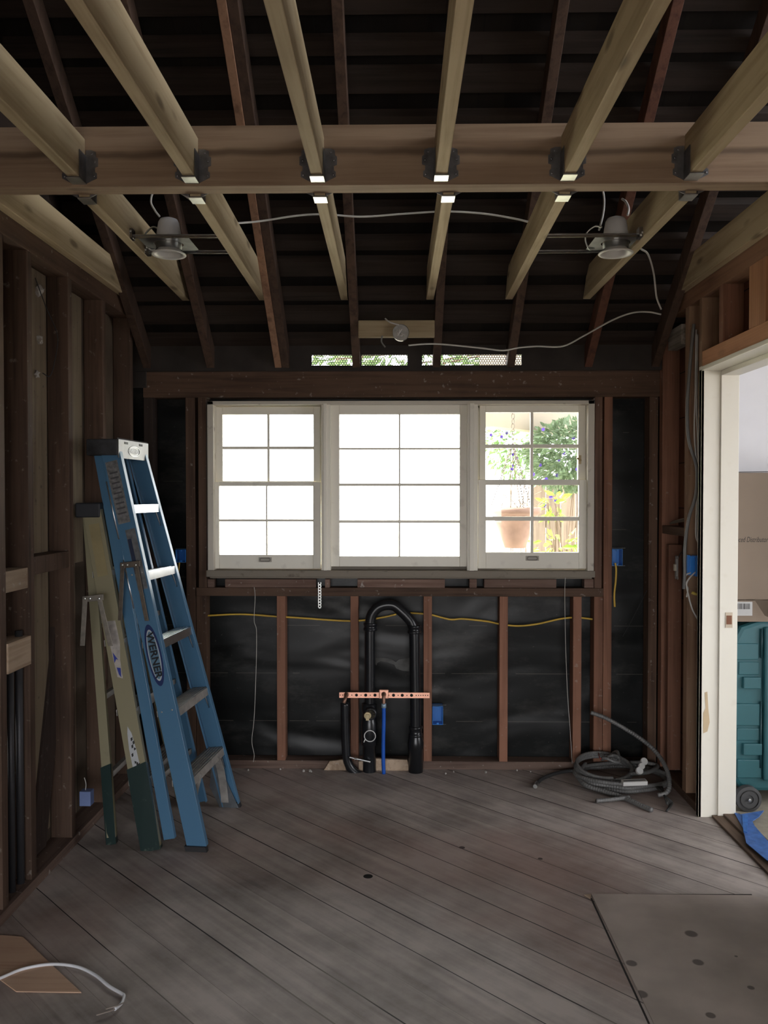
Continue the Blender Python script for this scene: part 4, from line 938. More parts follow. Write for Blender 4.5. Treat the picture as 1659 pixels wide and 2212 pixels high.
# light wood shims on the plate and a torn patch on the paper
member('wood_shim', MB().prism([(atY(700, 1660, 4.53).x, 4.535, 0), (atY(712, 1646, 4.53).x, 4.535, .05), (atY(742, 1643, 4.53).x, 4.535, .06), (atY(748, 1665, 4.53).x, 4.535, 0)], (0, -.02, 0)), pb, 'pale cut end of plate left of the thin black pipe', 'wood scrap', 'pale wood scraps behind the pipes')
member('wood_shim', MB().prism([(atY(775, 1660, 4.53).x, 4.535, 0), (atY(775, 1648, 4.53).x, 4.535, .05), (atY(812, 1640, 4.53).x, 4.535, .065), (atY(880, 1642, 4.53).x, 4.535, .06), (atY(884, 1665, 4.53).x, 4.535, 0)], (0, -.02, 0)), pb, 'pale board at the floor behind the blue pipe', 'wood scrap', 'pale wood scraps behind the pipes')
yp = YW+.096
m = MB().prism([atY(x, y, yp) for x, y in ((811, 1421), (822, 1420), (845, 1423), (855, 1430), (862, 1424), (884, 1420), (884, 1450), (870, 1449), (856, 1444), (852, 1436), (838, 1431), (822, 1428), (815, 1432), (813, 1438), (811, 1435))], (0, -.002, 0))
member('torn_patch', m, flat('grey_tear', (.10, .10, .095), .8, var=.4, scale=20), 'grey torn patch on black paper between the two pipe legs', 'patch', bevel=0)

# ------------------------------------------------------------------ ladders
def rail(foot, top, wv, side, mat, name, par, w=.085, fl=.026, t=.005):
    """C channel rail; foot/top are points on the outer web centre line, wv = unit vector across the rail, side = +1/-1 flange direction along Y"""
    foot, top, wv = Vector(foot), Vector(top), Vector(wv).normalized()
    n = Vector((0, side, 0)); m = MB()
    m.beam(foot, top, wv*(w/2), n*(t/2))
    for q in (-1, 1):
        c = wv*(q*(w/2-t/2)); m.beam(foot+c+n*(fl/2), top+c+n*(fl/2), wv*(t/2), n*(fl/2))
    return m.build(name, mat, parent=par, bevel=.001)
def ladder(name, lab, xf_foot, xf_top, yn_foot, yn_top, yf_foot, yf_top, ztop, xr_foot, xr_top, nstep, rmat, stepm, capm, cols, wf=.085, wr=.05, yr_in=.035, cap_h=.07, cap_label=None):
    t = thing(name, (xf_foot, (yn_foot+yf_foot)/2, 0), lab, 'ladder', 'folded stepladders')
    dirf = Vector((xf_top-xf_foot, 0, ztop)).normalized(); wv = Vector((dirf.z, 0, -dirf.x))
    zt = ztop - cap_h
    fr = lambda z: xf_foot + (xf_top-xf_foot)*z/ztop
    yn = lambda z: yn_foot + (yn_top-yn_foot)*z/ztop
    yf = lambda z: yf_foot + (yf_top-yf_foot)*z/ztop
    rails = []
    for (yy, s) in ((yn, 1), (yf, -1)):
        rails.append(rail((fr(0), yy(0), .012), (fr(zt+.03), yy(zt+.03), zt+.03), wv, s, rmat, 'front_rail', t, wf))
    dirr = Vector((xr_top-xr_foot, 0, ztop)); rr = lambda z: xr_foot + (xr_top-xr_foot)*z/ztop
    wr_v = Vector((dirr.z, 0, -dirr.x)).normalized()
    for (yy, s) in ((yn, 1), (yf, -1)):
        rails.append(rail((rr(0), yy(0)+s*yr_in, .03), (rr(zt+.02), yy(zt)+s*yr_in, zt+.02), wr_v, s, rmat, 'rear_rail', t, wr, .02))
    # steps
    for k in range(1, nstep+1):
        z = ztop*k/(nstep+1); c = Vector((fr(z), 0, z)); a, b = yn(z)+.003, yf(z)-.003
        tilt = Vector((1, 0, .10)).normalized(); upv = Vector((-.10, 0, 1)).normalized()
        m = MB(); dW = .043
        m.beam(Vector((c.x, a, z)), Vector((c.x, b, z)), tilt*dW, upv*.0015)
        f0 = Vector((c.x, 0, z)) + tilt*dW
        m.beam(Vector((f0.x, a, f0.z-.017)), Vector((f0.x, b, f0.z-.017)), tilt*.0015, upv*.018)
        r0 = Vector((c.x, 0, z)) - tilt*dW
        m.beam(Vector((r0.x, a, r0.z-.012)), Vector((r0.x, b, r0.z-.012)), tilt*.0015, upv*.013)
        for g in range(5):
            gg = c + tilt*(dW*(-.7+.35*g)); m.beam(Vector((gg.x, a, gg.z+.002)), Vector((gg.x, b, gg.z+.002)), tilt*.003, upv*.001)
        stp = m.build('step', stepm if not callable(stepm) else stepm(k), parent=t)
        # braces under the step
        m = MB()
        for yy, s in ((a, 1), (b, -1)):
            m.tube([(f0.x-.004, yy+s*.05, f0.z-.03), (fr(z-.06)+.03, yy+s*.004, z-.095)], .003, 6)
        m.build('step_brace', alu(), parent=stp)
    # rear horizontals
    for z in (.28, .62, .95):
        m = MB().beam((rr(z), yn(z)+yr_in, z), (rr(z), yf(z)-yr_in, z), wr_v*.012, Vector((0, 0, .012))); m.build('rear_bar', dull_alu(), parent=t)
    # cap
    xa_, xb_ = min(rr(ztop), fr(ztop))-wr*.6, fr(ztop)+wf*.62
    m = MB(); y0, y1 = yn(ztop)-.012, yf(ztop)+.012
    m.box(xa_, xb_-.004, y0, y1, zt, ztop+.002); cap = m.build('top_cap', capm, parent=t, bevel=.006)
    return t, cap, (xa_, xb_, y0, y1, zt, fr, rr, yn, yf, rails, wv)
# blue ladder
na = blue(); dark_cap = flat('scuffed_black_cap', (.03, .032, .036), .6, 0, .9, 14, .3)
tb, cap, g = ladder('stepladder', 'tall blue folded stepladder with silver steps leaning on the left wall', -.83, -1.26, 3.475, 3.575, 3.985, 3.875, 1.755, -.965, -1.325, 5, na,
                    lambda k: alu() if k >= 3 else dull_alu(), dark_cap, None)  # brighter metal on the upper steps imitates the window's reflection
xa_, xb_, y0, y1, zt, fr, rr, yn, yf, rails, wv = g
m = MB().prism([(xb_-.004, y0-.001, 1.762), (xb_-.004, y0-.001, zt+.002), (xb_+.004, y0-.004, zt-.012), (xb_+.004, y0-.004, 1.755)], (0, y1-y0+.008, 0))
fp = m.build('cap_front', flat('satin_cap_plate', (.30, .30, .30), .5, .8, .1, 20), parent=cap); fp['label'] = 'silver front plate of the cap'
m = MB()
for yy in (y0+.075, y1-.085): m.box(xb_+.0035, xb_+.0055, yy-.018, yy+.018, zt+.052, zt+.062)
m.build('cap_slot', blackrub(), parent=cap)
cy = (y0+y1)/2; oz = zt+.024
pts = [(xb_+.0045, cy+.062*math.cos(2*PI*k/36), oz+.022*math.sin(2*PI*k/36)) for k in range(37)]
m = MB().tube(pts, .0018, 6, cap=False); pts = [(xb_+.0045, cy+.052*math.cos(2*PI*k/36), oz+.016*math.sin(2*PI*k/36)) for k in range(37)]; m.tube(pts, .001, 6, cap=False)
m.build('embossed_oval', alu(), parent=cap, smooth=True)
text_obj('WERNER', .024, 'embossed_lettering', flat('emboss_dark', (.35, .35, .35), .4, .9), (xb_+.0045, cy, oz), (0, 1, 0), (0, 0, 1), parent=cap, extrude=.001, bold=.0006)
# near-side details live on the outer web of the near front rail
def on_rail(z, w, off=.0): # w across the rail -1..1
    c = Vector((fr(z), yn(z), z)) + wv*(w*.0425); c.y -= .0035+off; return c
nr = rails[0]
def quad_patch(name, mat, zs, ws, par, th=.0008, off=0):
    P = [on_rail(zs[0], ws[0], off), on_rail(zs[0], ws[1], off), on_rail(zs[1], ws[1], off), on_rail(zs[1], ws[0], off)]
    return MB().prism(P, (0, -th, 0)).build(name, mat, parent=par)
lbl = flat('worn_grey_label', (.17, .17, .17), .6, 0, .45, 60)
quad_patch('warning_label', lbl, (1.39, 1.66), (-.75, .55), nr)
quad_patch('warning_label', flat('dirty_label', (.13, .135, .14), .6, 0, .5, 30), (1.10, 1.36), (-.2, .85), nr)
quad_patch('label_panel', flat('navy_label', (.015, .025, .06), .5), (1.17, 1.32), (-.15, .25), nr, off=.001)
m = MB()
for k in range(9): 
    z = 1.43+.022*k; P = [on_rail(z, -.55, .001), on_rail(z, .35, .001), on_rail(z+.007, .35, .001), on_rail(z+.007, -.55, .001)]; m.prism(P, (0, -.0004, 0))
m.build('label_line', flat('label_ink', (.07, .07, .075), .7), parent=nr)
# white lit slot edges: bright strips imitating light along the web
for (za, zb_) in ((1.33, 1.58), (1.03, 1.24)):
    P = [on_rail(za, -1.05), on_rail(zb_, -1.05)]
    MB().tube(P, .0035, 8).build('edge_glint', alu(), parent=nr, smooth=True)
# oval logo
def oval(z0, a, b, mat, name, off, th=.0006):
    c = on_rail(z0, 0, off); up_ = (on_rail(z0+.1, 0)-on_rail(z0, 0)).normalized()
    P = [c + up_*(a*math.cos(2*PI*k/40)) + wv*(b*math.sin(2*PI*k/40)) for k in range(40)]
    return MB().prism(P, (0, -th, 0)).build(name, mat, parent=nr)
zl = CAM.z + (1070-1422)/F_PX*3.5
oval(zl, .135, .033, flat('logo_navy', (.012, .03, .12), .4), 'logo_oval', .0)
oval(zl, .112, .025, flat('logo_white', (.50, .55, .58), .4), 'logo_ring', .0008)
oval(zl, .104, .021, flat('logo_pale_blue', (.11, .21, .30), .4), 'logo_field', .0014)
upv_ = (on_rail(zl-.1, 0)-on_rail(zl, 0)).normalized()
text_obj('WERNER', .044, 'logo_lettering', flat('logo_ink', (.012, .014, .018), .4), on_rail(zl, 0, .0026), upv_, wv, parent=nr, extrude=.0005, sx=1.12, bold=.0012)
# spreader braces
def spreader(par, x, y, z, l=.27, w=.009, mat=None, dx=.03):
    mat = mat or dull_alu()
    m = MB().beam((x-.045, y-.010, z-.004), (x+.045, y-.010, z+.006), Vector((0, 0, .013)), Vector((0, .003, 0)))
    h = m.build('spreader_bar', mat, parent=par, bevel=.002)
    for (a, b) in ((-.032, -.045), (.028, .075)):
        MB().beam((x+a, y-.014, z), (x+b, y-.014, z-l), Vector((w, 0, 0)), Vector((0, .002, 0))).build('spreader_arm', mat, parent=h, bevel=.001)
    for a in (-.032, -.01, .028): MB().lathe([(0, -.004), (.004, -.003), (.005, 0)], (x+a, y-.016, z), (0, 1, 0), 10).build('rivet', steel(), parent=h)
c = atY(283, 1222, 3.50); spreader(tb, c.x, 3.535-.01, c.z, .24, mat=flat('brown_worn_steel', (.15, .125, .10), .5, .6, .3, 30))
# rubber boots and foot bracing on the blue ladder
m = MB()
for (yy, s) in ((3.985, -1), (3.475, 1)):
    m.beam((-.83, yy-s*.0, .0), (-.837, yy-s*.0, .022), Vector((.046, 0, 0)), Vector((0, .012, 0)))
m.build('foot_pad', blackrub(), parent=tb)
fb = flat('foot_plate_grey', (.12, .13, .14), .5, .3, .3, 20)
m = MB().prism([(-.79, 3.967, .0), (-.885, 3.967, 0), (-.935, 3.967, .10), (-.92, 3.967, .24), (-.895, 3.967, .28), (-.87, 3.967, .28), (-.86, 3.967, .15)], (0, -.004, 0))
m.build('foot_bracket', fb, parent=tb, bevel=.001)
for (yy, s) in ((3.475, 1), (3.968, -1)):
    pt = spline([(-.865, yy+s*.12, .285), (-.865, yy+s*.05, .20), (-.86, yy+s*.02, .10), (-.855, yy+s*.015, .03)], 8)
    m = MB()
    for i in range(len(pt)-1): m.beam(pt[i], pt[i+1], Vector((.018, 0, 0)), Vector((0, .002, .001)))
    m.build('foot_brace', dull_alu(), parent=tb)
for k in (2, 4):
    for w_ in (-.5, .6):
        c = on_rail(1.755*k/6, w_); MB().lathe([(0, -.003), (.0035, -.002), (.004, 0)], c, (0, 1, 0), 8).build('rivet', dull_alu(), parent=nr)
tb.rotation_euler.z = -.09
# khaki ladder
kh = khaki()
tk, cap2, g2 = ladder('stepladder', 'shorter khaki folded stepladder with green painted feet, behind the blue one', -1.05, -1.345, 3.475, 3.60, 4.05, 3.97, 1.475, -1.24, -1.385, 4, kh,
                      dull_alu(), flat('black_plastic_cap', (.018, .02, .026), .6), None, wf=.08, wr=.04, yr_in=.06, cap_h=.062)
xa_, xb_, y0, y1, zt, fr, rr, yn, yf, rails2, wv = g2
def on_rail2(z, w, off=0):
    c = Vector((fr(z), yn(z), z)) + wv*(w*.04); c.y -= .0035+off; return c
green = painted('dark_green_paint', (.008, .026, .024), .35, .6, (.22, .26, .20))
nr2 = rails2[0]
def sleeve(par, fxz, y_, w, s, z1, dz, d=.03):
    m = MB(); a0 = Vector((fxz(.0), y_(0), .0)); a1 = Vector((fxz(z1), y_(z1), z1))
    q = wv*(w/2+.002); n_ = Vector((0, s, 0))
    A = [a0-q-n_*.005, a0+q-n_*.005, a0+q+n_*d, a0-q+n_*d]; B = [a1-q-n_*.005, a1+q-n_*.005+Vector((0, 0, dz)), a1+q+n_*d, a1-q+n_*d]
    m.hexa(A, B); return m.build('painted_foot', green, parent=par)
sleeve(nr2, fr, yn, .08, 1, .345, .02)['label'] = 'dark green painted foot'
sleeve(rails2[2], rr, lambda z: yn(z)+.06, .04, 1, .33, .01, .022)['label'] = 'dark green painted foot'
P = lambda z, w, off=0: on_rail2(z, w, off)
MB().prism([P(1.385, -.55), P(1.385, .6), P(1.16, .6), P(1.16, -.55)][::-1], (0, -.0008, 0)).build('faded_label', flat('yellowed_label', (.29, .24, .12), .7, var=.2), parent=nr2)
MB().prism([P(.97, -.6), P(.965, .5), P(.87, .6), P(.80, .3), P(.72, .25), P(.73, -.3), P(.86, -.5)], (0, -.0008, 0)).build('torn_sticker', flat('torn_paper', (.42, .39, .36), .8, var=.25, scale=40), parent=nr2)
m = MB(); m.prism([P(.835, -.35, .001), P(.80, .1, .001), P(.805, -.1, .001), P(.79, -.35, .001)], (0, -.0004, 0)); m.prism([P(.77, -.2, .001), P(.765, .2, .001), P(.725, .1, .001), P(.74, -.1, .001)], (0, -.0004, 0))
m.build('blue_print', flat('blue_ink', (.02, .04, .30), .6), parent=nr2)
MB().prism([P(.52, -.15), P(.49, .15), P(.42, .35), P(.35, .45), P(.345, -.35), P(.43, -.4), P(.49, -.3)], (0, -.0008, 0)).build('torn_sticker', flat('torn_white', (.48, .50, .52), .8, var=.1, scale=40), parent=nr2)
m = MB()
for (z, w, s) in ((.47, -.05, 1), (.455, .1, 1), (.44, -.1, 1), (.43, .12, -1), (.405, -.25, 1), (.375, -.05, -1), (.365, .1, 1), (.36, .28, 1)):
    m.prism([P(z, w, .001), P(z+.004*s, w+.22, .001), P(z-.009, w+.2, .001), P(z-.013, w, .001)], (0, -.0004, 0))
m.build('torn_lettering', flat('black_ink', (.02, .02, .02), .6), parent=nr2)
c = atY(200, 1293, 3.46); spreader(tk, c.x, 3.475, c.z, .20, .010, mat=flat('greyed_steel', (.22, .20, .17), .45, .6, .3, 30))

# ------------------------------------------------------------------ floor things
KN = [(1493, 2021, .024), (1364, 2085, .02), (1508, 2083, .02), (1385, 2152, .022), (1535, 2198, .016), (1622, 2138, .012), (1590, 2070, .006)]
A, B, Cc = atZ(1277, 1934), atZ(1624, 1935), atZ(1659, 1945)
KNOTS = [(atZ(x, y).x - A.x, atZ(x, y).y - 1.0, r) for x, y, r in KN]
pm = MB().prism([(A.x, 1.0, .0005), (1.415, 1.0, .0005), (1.415, 3.02, .0005), (B.x, A.y, .0005), (A.x, A.y, .0005)], (0, 0, .006))
po = pm.build('plywood_patch', plywood_mat(), origin=(A.x, 1.0, 0), bevel=.001)
tag(po, 'large pale plywood sheet with dark knots set in the floor at right', 'plywood sheet')
# narrow dark joint around the sheet and board splinter
member('wood_splinter', MB().prism([atZ(1262, 1935)+Vector((0, 0, .001)), atZ(1277, 1934)+Vector((0, 0, .001)), atZ(1275, 1943)+Vector((0, 0, .001))], (0, 0, .004)), pb, 'pale splinter at the far left corner of the plywood sheet', 'wood scrap', bevel=0)
m = MB()
for (p, q) in (((1277, 1941), (1402, 2212)), ((1281, 1933), (1624, 1933))):
    a, b = atZ(*p), atZ(*q); d = (b-a).normalized(); n_ = Vector((-d.y, d.x, 0))*.003
    m.prism([a-n_+Vector((0, 0, .0004)), a+n_+Vector((0, 0, .0004)), b+n_+Vector((0, 0, .0004)), b-n_+Vector((0, 0, .0004))], (0, 0, .0012))
struct(m.build('trim_5', flat('dark_joint', (.015, .012, .01), .9)))
# replaced pale board bottom left
pts = [(0, 2026), (18, 2023), (50, 2026), (95, 2070), (176, 2146), (35, 2144), (0, 2113)]
P3 = [atZ(x, y) + Vector((0, 0, .0005)) for x, y in pts]; P3[0] += Vector((-.12, .02, 0)); P3[-1] += Vector((-.14, .1, 0))
member('floor_board', MB().prism(P3, (0, 0, .0035)), wood('bare_brown_board', (.56, .38, .27), (.42, .26, .18), 0), 'bare lighter brown board piece in floor under the white cable', 'board', bevel=.001)
# white cable lower left
cp = [(-60, 2135), (0, 2113), (50, 2093), (110, 2083), (165, 2088), (205, 2106), (235, 2130), (262, 2146), (268, 2152), (262, 2168), (248, 2180), (225, 2188), (208, 2193)]
P4 = [atZ(x, y, .008 if i < 10 else .012) for i, (x, y) in enumerate(cp)]
t = thing('floor_cable', (P4[3].x, P4[3].y, 0), 'white cable curling over the floor in the bottom left corner', 'cable')
MB().tube(spline(P4[:11], 10), .0048, 10).build('cable_jacket', flat('bright_white_jacket', (.72, .73, .76), .4), parent=t, smooth=True)
m = MB().tube(spline(P4[9:], 8), .002, 6); m.tube(spline([P4[9]+Vector((.004, .004, 0)), P4[10]+Vector((.006, 0, .01)), P4[11]+Vector((0, .012, .004))], 6), .0018, 6)
m.build('bare_wire_end', flat('bare_copper_wire', (.35, .30, .26), .4, .5), parent=t, smooth=True)
# knot holes in the floor
for (x, y, r, lab) in ((795, 1893, .019, 'round dark drilled hole in the middle of the floor'), (1003-5, 1831, .013, 'small dark knot in the floor right of the drilled hole'), (1167, 1855, .010, 'small dark knot in floor below the coil')):
    c = atZ(x, y); m = MB().lathe([(0, .0004), (r*.9, .0006), (r, .0002)], c, seg=18)
    member('floor_hole', m, flat('hole_dark', (.012, .01, .009), .9) if r > .015 else flat('knot_dark', (.07, .055, .05), .8), lab, 'hole', 'dark spots in the floorboards', bevel=0)
# debris along the back wall
# coil of flexible conduit
def ribbed(name, pts, r, mat, par, n=14, rib=.0032):
    sp = spline(pts, n); out = [sp[0]]; acc = 0
    # resample by length
    L = [0]
    for i in range(1, len(sp)): L.append(L[-1]+(sp[i]-sp[i-1]).length)
    k = 0; res = []; d = 0
    while d < L[-1]:
        while k < len(L)-2 and L[k+1] < d: k += 1
        f = (d-L[k])/max(L[k+1]-L[k], 1e-9); res.append(sp[k].lerp(sp[k+1], f)); d += rib
    rad = [r if (i//2) % 2 else r*.88 for i in range(len(res))]
    return MB().tube(res, r, 9, rad=rad).build(name, mat, parent=par, smooth=True)
cc = atZ(1330, 1690)
t = thing('conduit_coil', (cc.x, cc.y, 0), 'loose coil of ribbed grey flexible conduit on the floor in right corner', 'conduit coil')
cm_ = conduit()
def loop(cx, cy, rx, ry, z0, z1, turns, a0, n=16, jit=.012, seed=1):
    rnd = random.Random(seed); out = []
    N_ = int(turns*n)
    for k in range(N_+1):
        a = a0 + 2*PI*k/n; f = k/N_
        out.append(Vector((cx + (rx+rnd.uniform(-jit, jit))*math.cos(a), cy + (ry+rnd.uniform(-jit, jit))*math.sin(a), z0 + (z1-z0)*f + rnd.uniform(0, .004))))
    return out
# outer big floor loops
a1 = loop(cc.x+.03, cc.y+.0, .235, .175, .013, .05, 2.3, PI*1.1, seed=3)
ribbed('coil_loop', a1, .0115, cm_, t)
# upper smaller tilted loops at left
P5 = []
for k in range(0, 50):
    a = 2*PI*k/18 + .3; f = k/50
    P5.append(Vector((cc.x-.055 + (.150-.012*f)*math.cos(a), cc.y+.03 + (.125)*math.sin(a), .055 + .03*f + .03*math.sin(a))))
ribbed('coil_loop', P5, .0095, cm_, t)
P5 = [Vector((cc.x-.02+.045*math.cos(a*.5), cc.y+.03+.035*math.sin(a*.5), .115+.01*math.sin(a))) for a in range(0, 13)] + [Vector((cc.x+.035, cc.y+.10, .13)), Vector((cc.x+.02, cc.y+.14, .11))]
ribbed('coil_loop', P5, .009, cm_, t)
# arm arching up against the wall
ribbed('loose_end', [atY(1276, 1539, 4.42), atY(1310, 1552, 4.40), atY(1360, 1580, 4.36), atY(1400, 1608, 4.30), atY(1425, 1635, 4.24), atY(1441, 1665, 4.16), atY(1446, 1695, 4.08), atY(1440, 1712, 4.05), atY(1420, 1718, 4.05)], .0115, cm_, t)
ribbed('loose_end', [atZ(1408, 1750, .013), atZ(1385, 1740, .014), atZ(1345, 1722, .016), atZ(1300, 1708, .02), atZ(1262, 1694, .03), atZ(1250, 1672, .04), atZ(1265, 1650, .05)], .0125, cm_, t)
ribbed('loose_end', [atZ(1288, 1730, .012), atZ(1320, 1727, .014), atZ(1360, 1722, .02)], .011, cm_, t)
ribbed('loose_end', [atZ(1360, 1647, .06), atZ(1395, 1648, .065), atZ(1420, 1655, .06), atZ(1400, 1668, .06), atZ(1360, 1672, .06)], .011, cm_, t)
m = MB().tube(spline([atZ(1157, 1695, .010), atZ(1172, 1682, .012), atZ(1202, 1670, .013), atZ(1236, 1665, .016), atZ(1268, 1668, .025)], 10), .0095, 10)
tl = m.build('loose_end', flat('black_hose', (.035, .036, .036), .5), parent=t, smooth=True); tl['label'] = 'darker smooth tail with a metal tip'
MB().tube([atZ(1156, 1699, .010), atZ(1160, 1691, .010)], .011, 10).build('metal_tip', steel(), parent=tl)
m = MB()
for k in range(5): m.tube(spline([atZ(1418+3*k, 1700, .05), atZ(1440, 1722+3*k, .04), atZ(1452-2*k, 1735, .02), atZ(1440+2*k, 1752-3*k, .006)], 6), .005, 7)
member('wire_bundle', m, flat('dark_bundle', (.04, .04, .038), .7), 'dark frayed wire bundle at right end of the conduit coil', 'wire bundle', bevel=0, smooth=True)
# white plastic clamp and channel
c = atZ(1370, 1690, .09); q = atZ(1393, 1660, .10)
m = MB(); ax = Vector((.115, -.018, .012)); m.beam(c-ax*.5, c+ax*.5, Vector((0, .022, 0)), Vector((0, 0, .010)))
o = m.build('plastic_channel', flat('white_channel', (.55, .55, .53), .5), bevel=.002)
tag(o, 'white plastic grooved strip lying on top of the grey coil', 'plastic part')
MB().beam(c-ax*.45+Vector((0, -.004, .0102)), c+ax*.45+Vector((0, -.004, .0102)), Vector((0, .004, 0)), Vector((0, 0, .0012))).build('groove', blackrub(), parent=o)
m = MB()
for k, (x, y, z) in enumerate(((1381, 1665, .10), (1386, 1655, .12), (1391, 1645, .135))):
    p_ = atZ(x, y, z); m.lathe([(0, -.008), (.018-.003*(k == 1), -.008), (.02-.003*(k == 1), 0), (.018-.003*(k == 1), .008), (0, .008)], p_, (.2, -.8, .5), 14)
o = m.build('plastic_clamp', white_plastic(), bevel=0); tag(o, 'white plastic conduit clamp propped on the grey coil', 'clamp')
m = MB()
for (x, y) in ((1388, 1649), (1383, 1661)): m.lathe([(0, -.0095), (.008, -.0092), (.009, -.008)], atZ(x, y, .128 if y < 1655 else .108), (.2, -.8, .5), 12)
m.build('clamp_screw', flat('screw_grey', (.35, .35, .34), .4, .6), parent=o)
m = MB().tube(spline([atZ(1293, 1627, .12), atZ(1295, 1636, .125), atZ(1299, 1640, .12)], 5), .003, 6)
member('red_tie', m, flat('red_tie', (.25, .03, .02), .6), 'little red tie at back of the grey conduit coil', 'tie', bevel=0)

# ------------------------------------------------------------------ side room things
# teal rolling case
teal = flat('teal_plastic', (.018, .095, .11), .42, 0, .1, 4)
YC = 4.0
a = atY(1585, 1335, YC); xL_ = 1.60; xR_ = 2.25; ztc = atY(1640, 1340, YC).z
t = thing('rolling_case', ((xL_+xR_)/2, YC+.2, 0), 'big teal hard plastic case on wheels standing past the doorway', 'case')
prof = [(1.66, .08), (1.62, .14), (1.605, .5), (1.605, ztc-.12), (1.65, ztc-.03), (1.74, ztc), (2.2, ztc), (2.25, ztc-.05), (2.25, .08)]
MB().prism([(x, YC, z) for x, z in prof], (0, .36, 0)).build('case_shell', teal, parent=t, bevel=.02)
def tp(x0, x1, y0, y1, th=.012):
    a = atY(x0, y0, YC-.005); b = atY(x1, y1, YC-.005)
    MB().box(max(a.x, 1.606), b.x, YC-th, YC+.004, b.z, a.z).build('raised_panel', teal, parent=t, bevel=.004)
tp(1590, 1637, 1390, 1425); tp(1596, 1640, 1430, 1458, .006); tp(1604, 1641, 1462, 1487, .02); tp(1588, 1640, 1520, 1567); tp(1592, 1643, 1573, 1600, .006); tp(1604, 1644, 1605, 1630, .02); tp(1592, 1644, 1640, 1680, .012)
a = atY(1650, 1345, YC-.01)
MB().box(a.x, a.x+.16, YC-.028, YC+.004, .14, ztc-.03).build('side_band', teal, parent=t, bevel=.01)
m = MB(); xx = atY(1647, 1400, YC-.02).x
for z_a, z_b in ((ztc-.04, .73), (.52, .2)): MB().tube([(xx, YC-.012, z_a), (xx, YC-.012, z_b)], .005, 8).build('hinge_rod', flat('dark_teal', (.01, .05, .06), .4), parent=t, smooth=True)
wcn = atY(1618, 1720, YC-.06)
m = MB().lathe([(0, -.014), (.020, -.014), (.021, -.018), (.040, -.018), (.041, -.012), (.046, -.012), (.047, -.018), (.060, -.016), (.0605, .016), (0, .018)], (wcn.x, YC-.045, .0645), (0, 1, 0), 36)
wl = m.build('wheel', flat('grey_wheel', (.045, .045, .045), .6), parent=t)
MB().lathe([(0, -.005), (.007, -.004), (.008, 0)], (wcn.x, YC-.067, .0645), (0, 1, 0), 14).build('axle_cap', steel(), parent=wl)
# cardboard boxes
cb = cardboard()
zb0, zb1 = atY(1620, 1296, YC).z, atY(1620, 1021, YC).z
t = thing('cardboard_box', (1.9, YC+.22, zb0), 'large brown printed cardboard box on top of the teal case', 'box')
MB().box(1.594, 2.25, YC+.005, YC+.40, zb0, zb1).build('box_body', cb, parent=t, bevel=.003)
MB().prism([(1.592, YC+.003, zb1), (1.75, YC+.003, zb1+.002), (2.25, YC+.003, zb1+.004), (2.25, YC+.2, zb1+.012), (1.592, YC+.2, zb1+.006)], (0, 0, .003)).build('top_flap', flat('dark_flap', (.05, .04, .032), .9), parent=t)
tl = atY(1590, 1166, YC+.0046)
text_obj('nced Distributor o', .036, 'printed_text', flat('box_ink', (.03, .025, .02), .7), tl, (1, 0, 0), (0, 0, 1), parent=t, shear=.25, sx=.62, align='LEFT', extrude=.0002)
t = thing('cardboard_box', (1.8, YC+.1, ztc), 'small open cardboard box with barcode squeezed under the large box', 'box')
za, zb_ = atY(1600, 1330, YC-.03).z, atY(1600, 1300, YC-.03).z
MB().box(1.60, 1.9, YC-.01, YC+.3, ztc-.005, zb0-.002).build('box_body', cb, parent=t)
a = atY(1588, 1300, YC-.012); b = atY(1625, 1330, YC-.012)
lb = MB().box(1.60, b.x, YC-.0125, YC-.0105, max(b.z, ztc), a.z).build('shipping_label', flat('white_label', (.45, .45, .44), .7), parent=t)
m = MB(); x = 1.603; rnd = random.Random(5)
while x < b.x-.012:
    w_ = rnd.choice((.0012, .002, .003)); m.box(x, x+w_, YC-.0132, YC-.0124, a.z-.035, a.z-.008); x += w_+rnd.choice((.0015, .0025, .003))
m.build('barcode', blackrub(), parent=lb)
MB().prism([atY(1630, 1296, YC-.04), atY(1662, 1300, YC-.10), atY(1690, 1345, YC-.12), atY(1652, 1330, YC-.06)], (0, 0, .004)).build('open_flap', cb, parent=t)
# blue tape / plastic on the floor of the side room
P6 = [atZ(x, y, .024) for x, y in ((1586, 1756), (1600, 1760), (1620, 1757), (1650, 1752), (1640, 1765), (1625, 1775), (1630, 1785), (1662, 1822), (1690, 1850), (1690, 1880), (1655, 1858), (1612, 1822), (1605, 1790), (1595, 1772))]
m = MB(); m.prism(P6, (0, 0, .003))
o = m.build('masking_tape', flat('blue_tape', (.06, .15, .42), .55, 0, .25, 30, .4)); tag(o, 'crumpled blue masking tape on the floor past the doorway', 'tape')
P7 = [atZ(x, y, .0265) for x, y in ((1603, 1762), (1616, 1764), (1614, 1800), (1606, 1798))]
MB().prism(P7, (0, 0, .006)).build('tape_fold', flat('blue_tape_fold', (.05, .17, .5), .5, 0, .2, 30), parent=o)

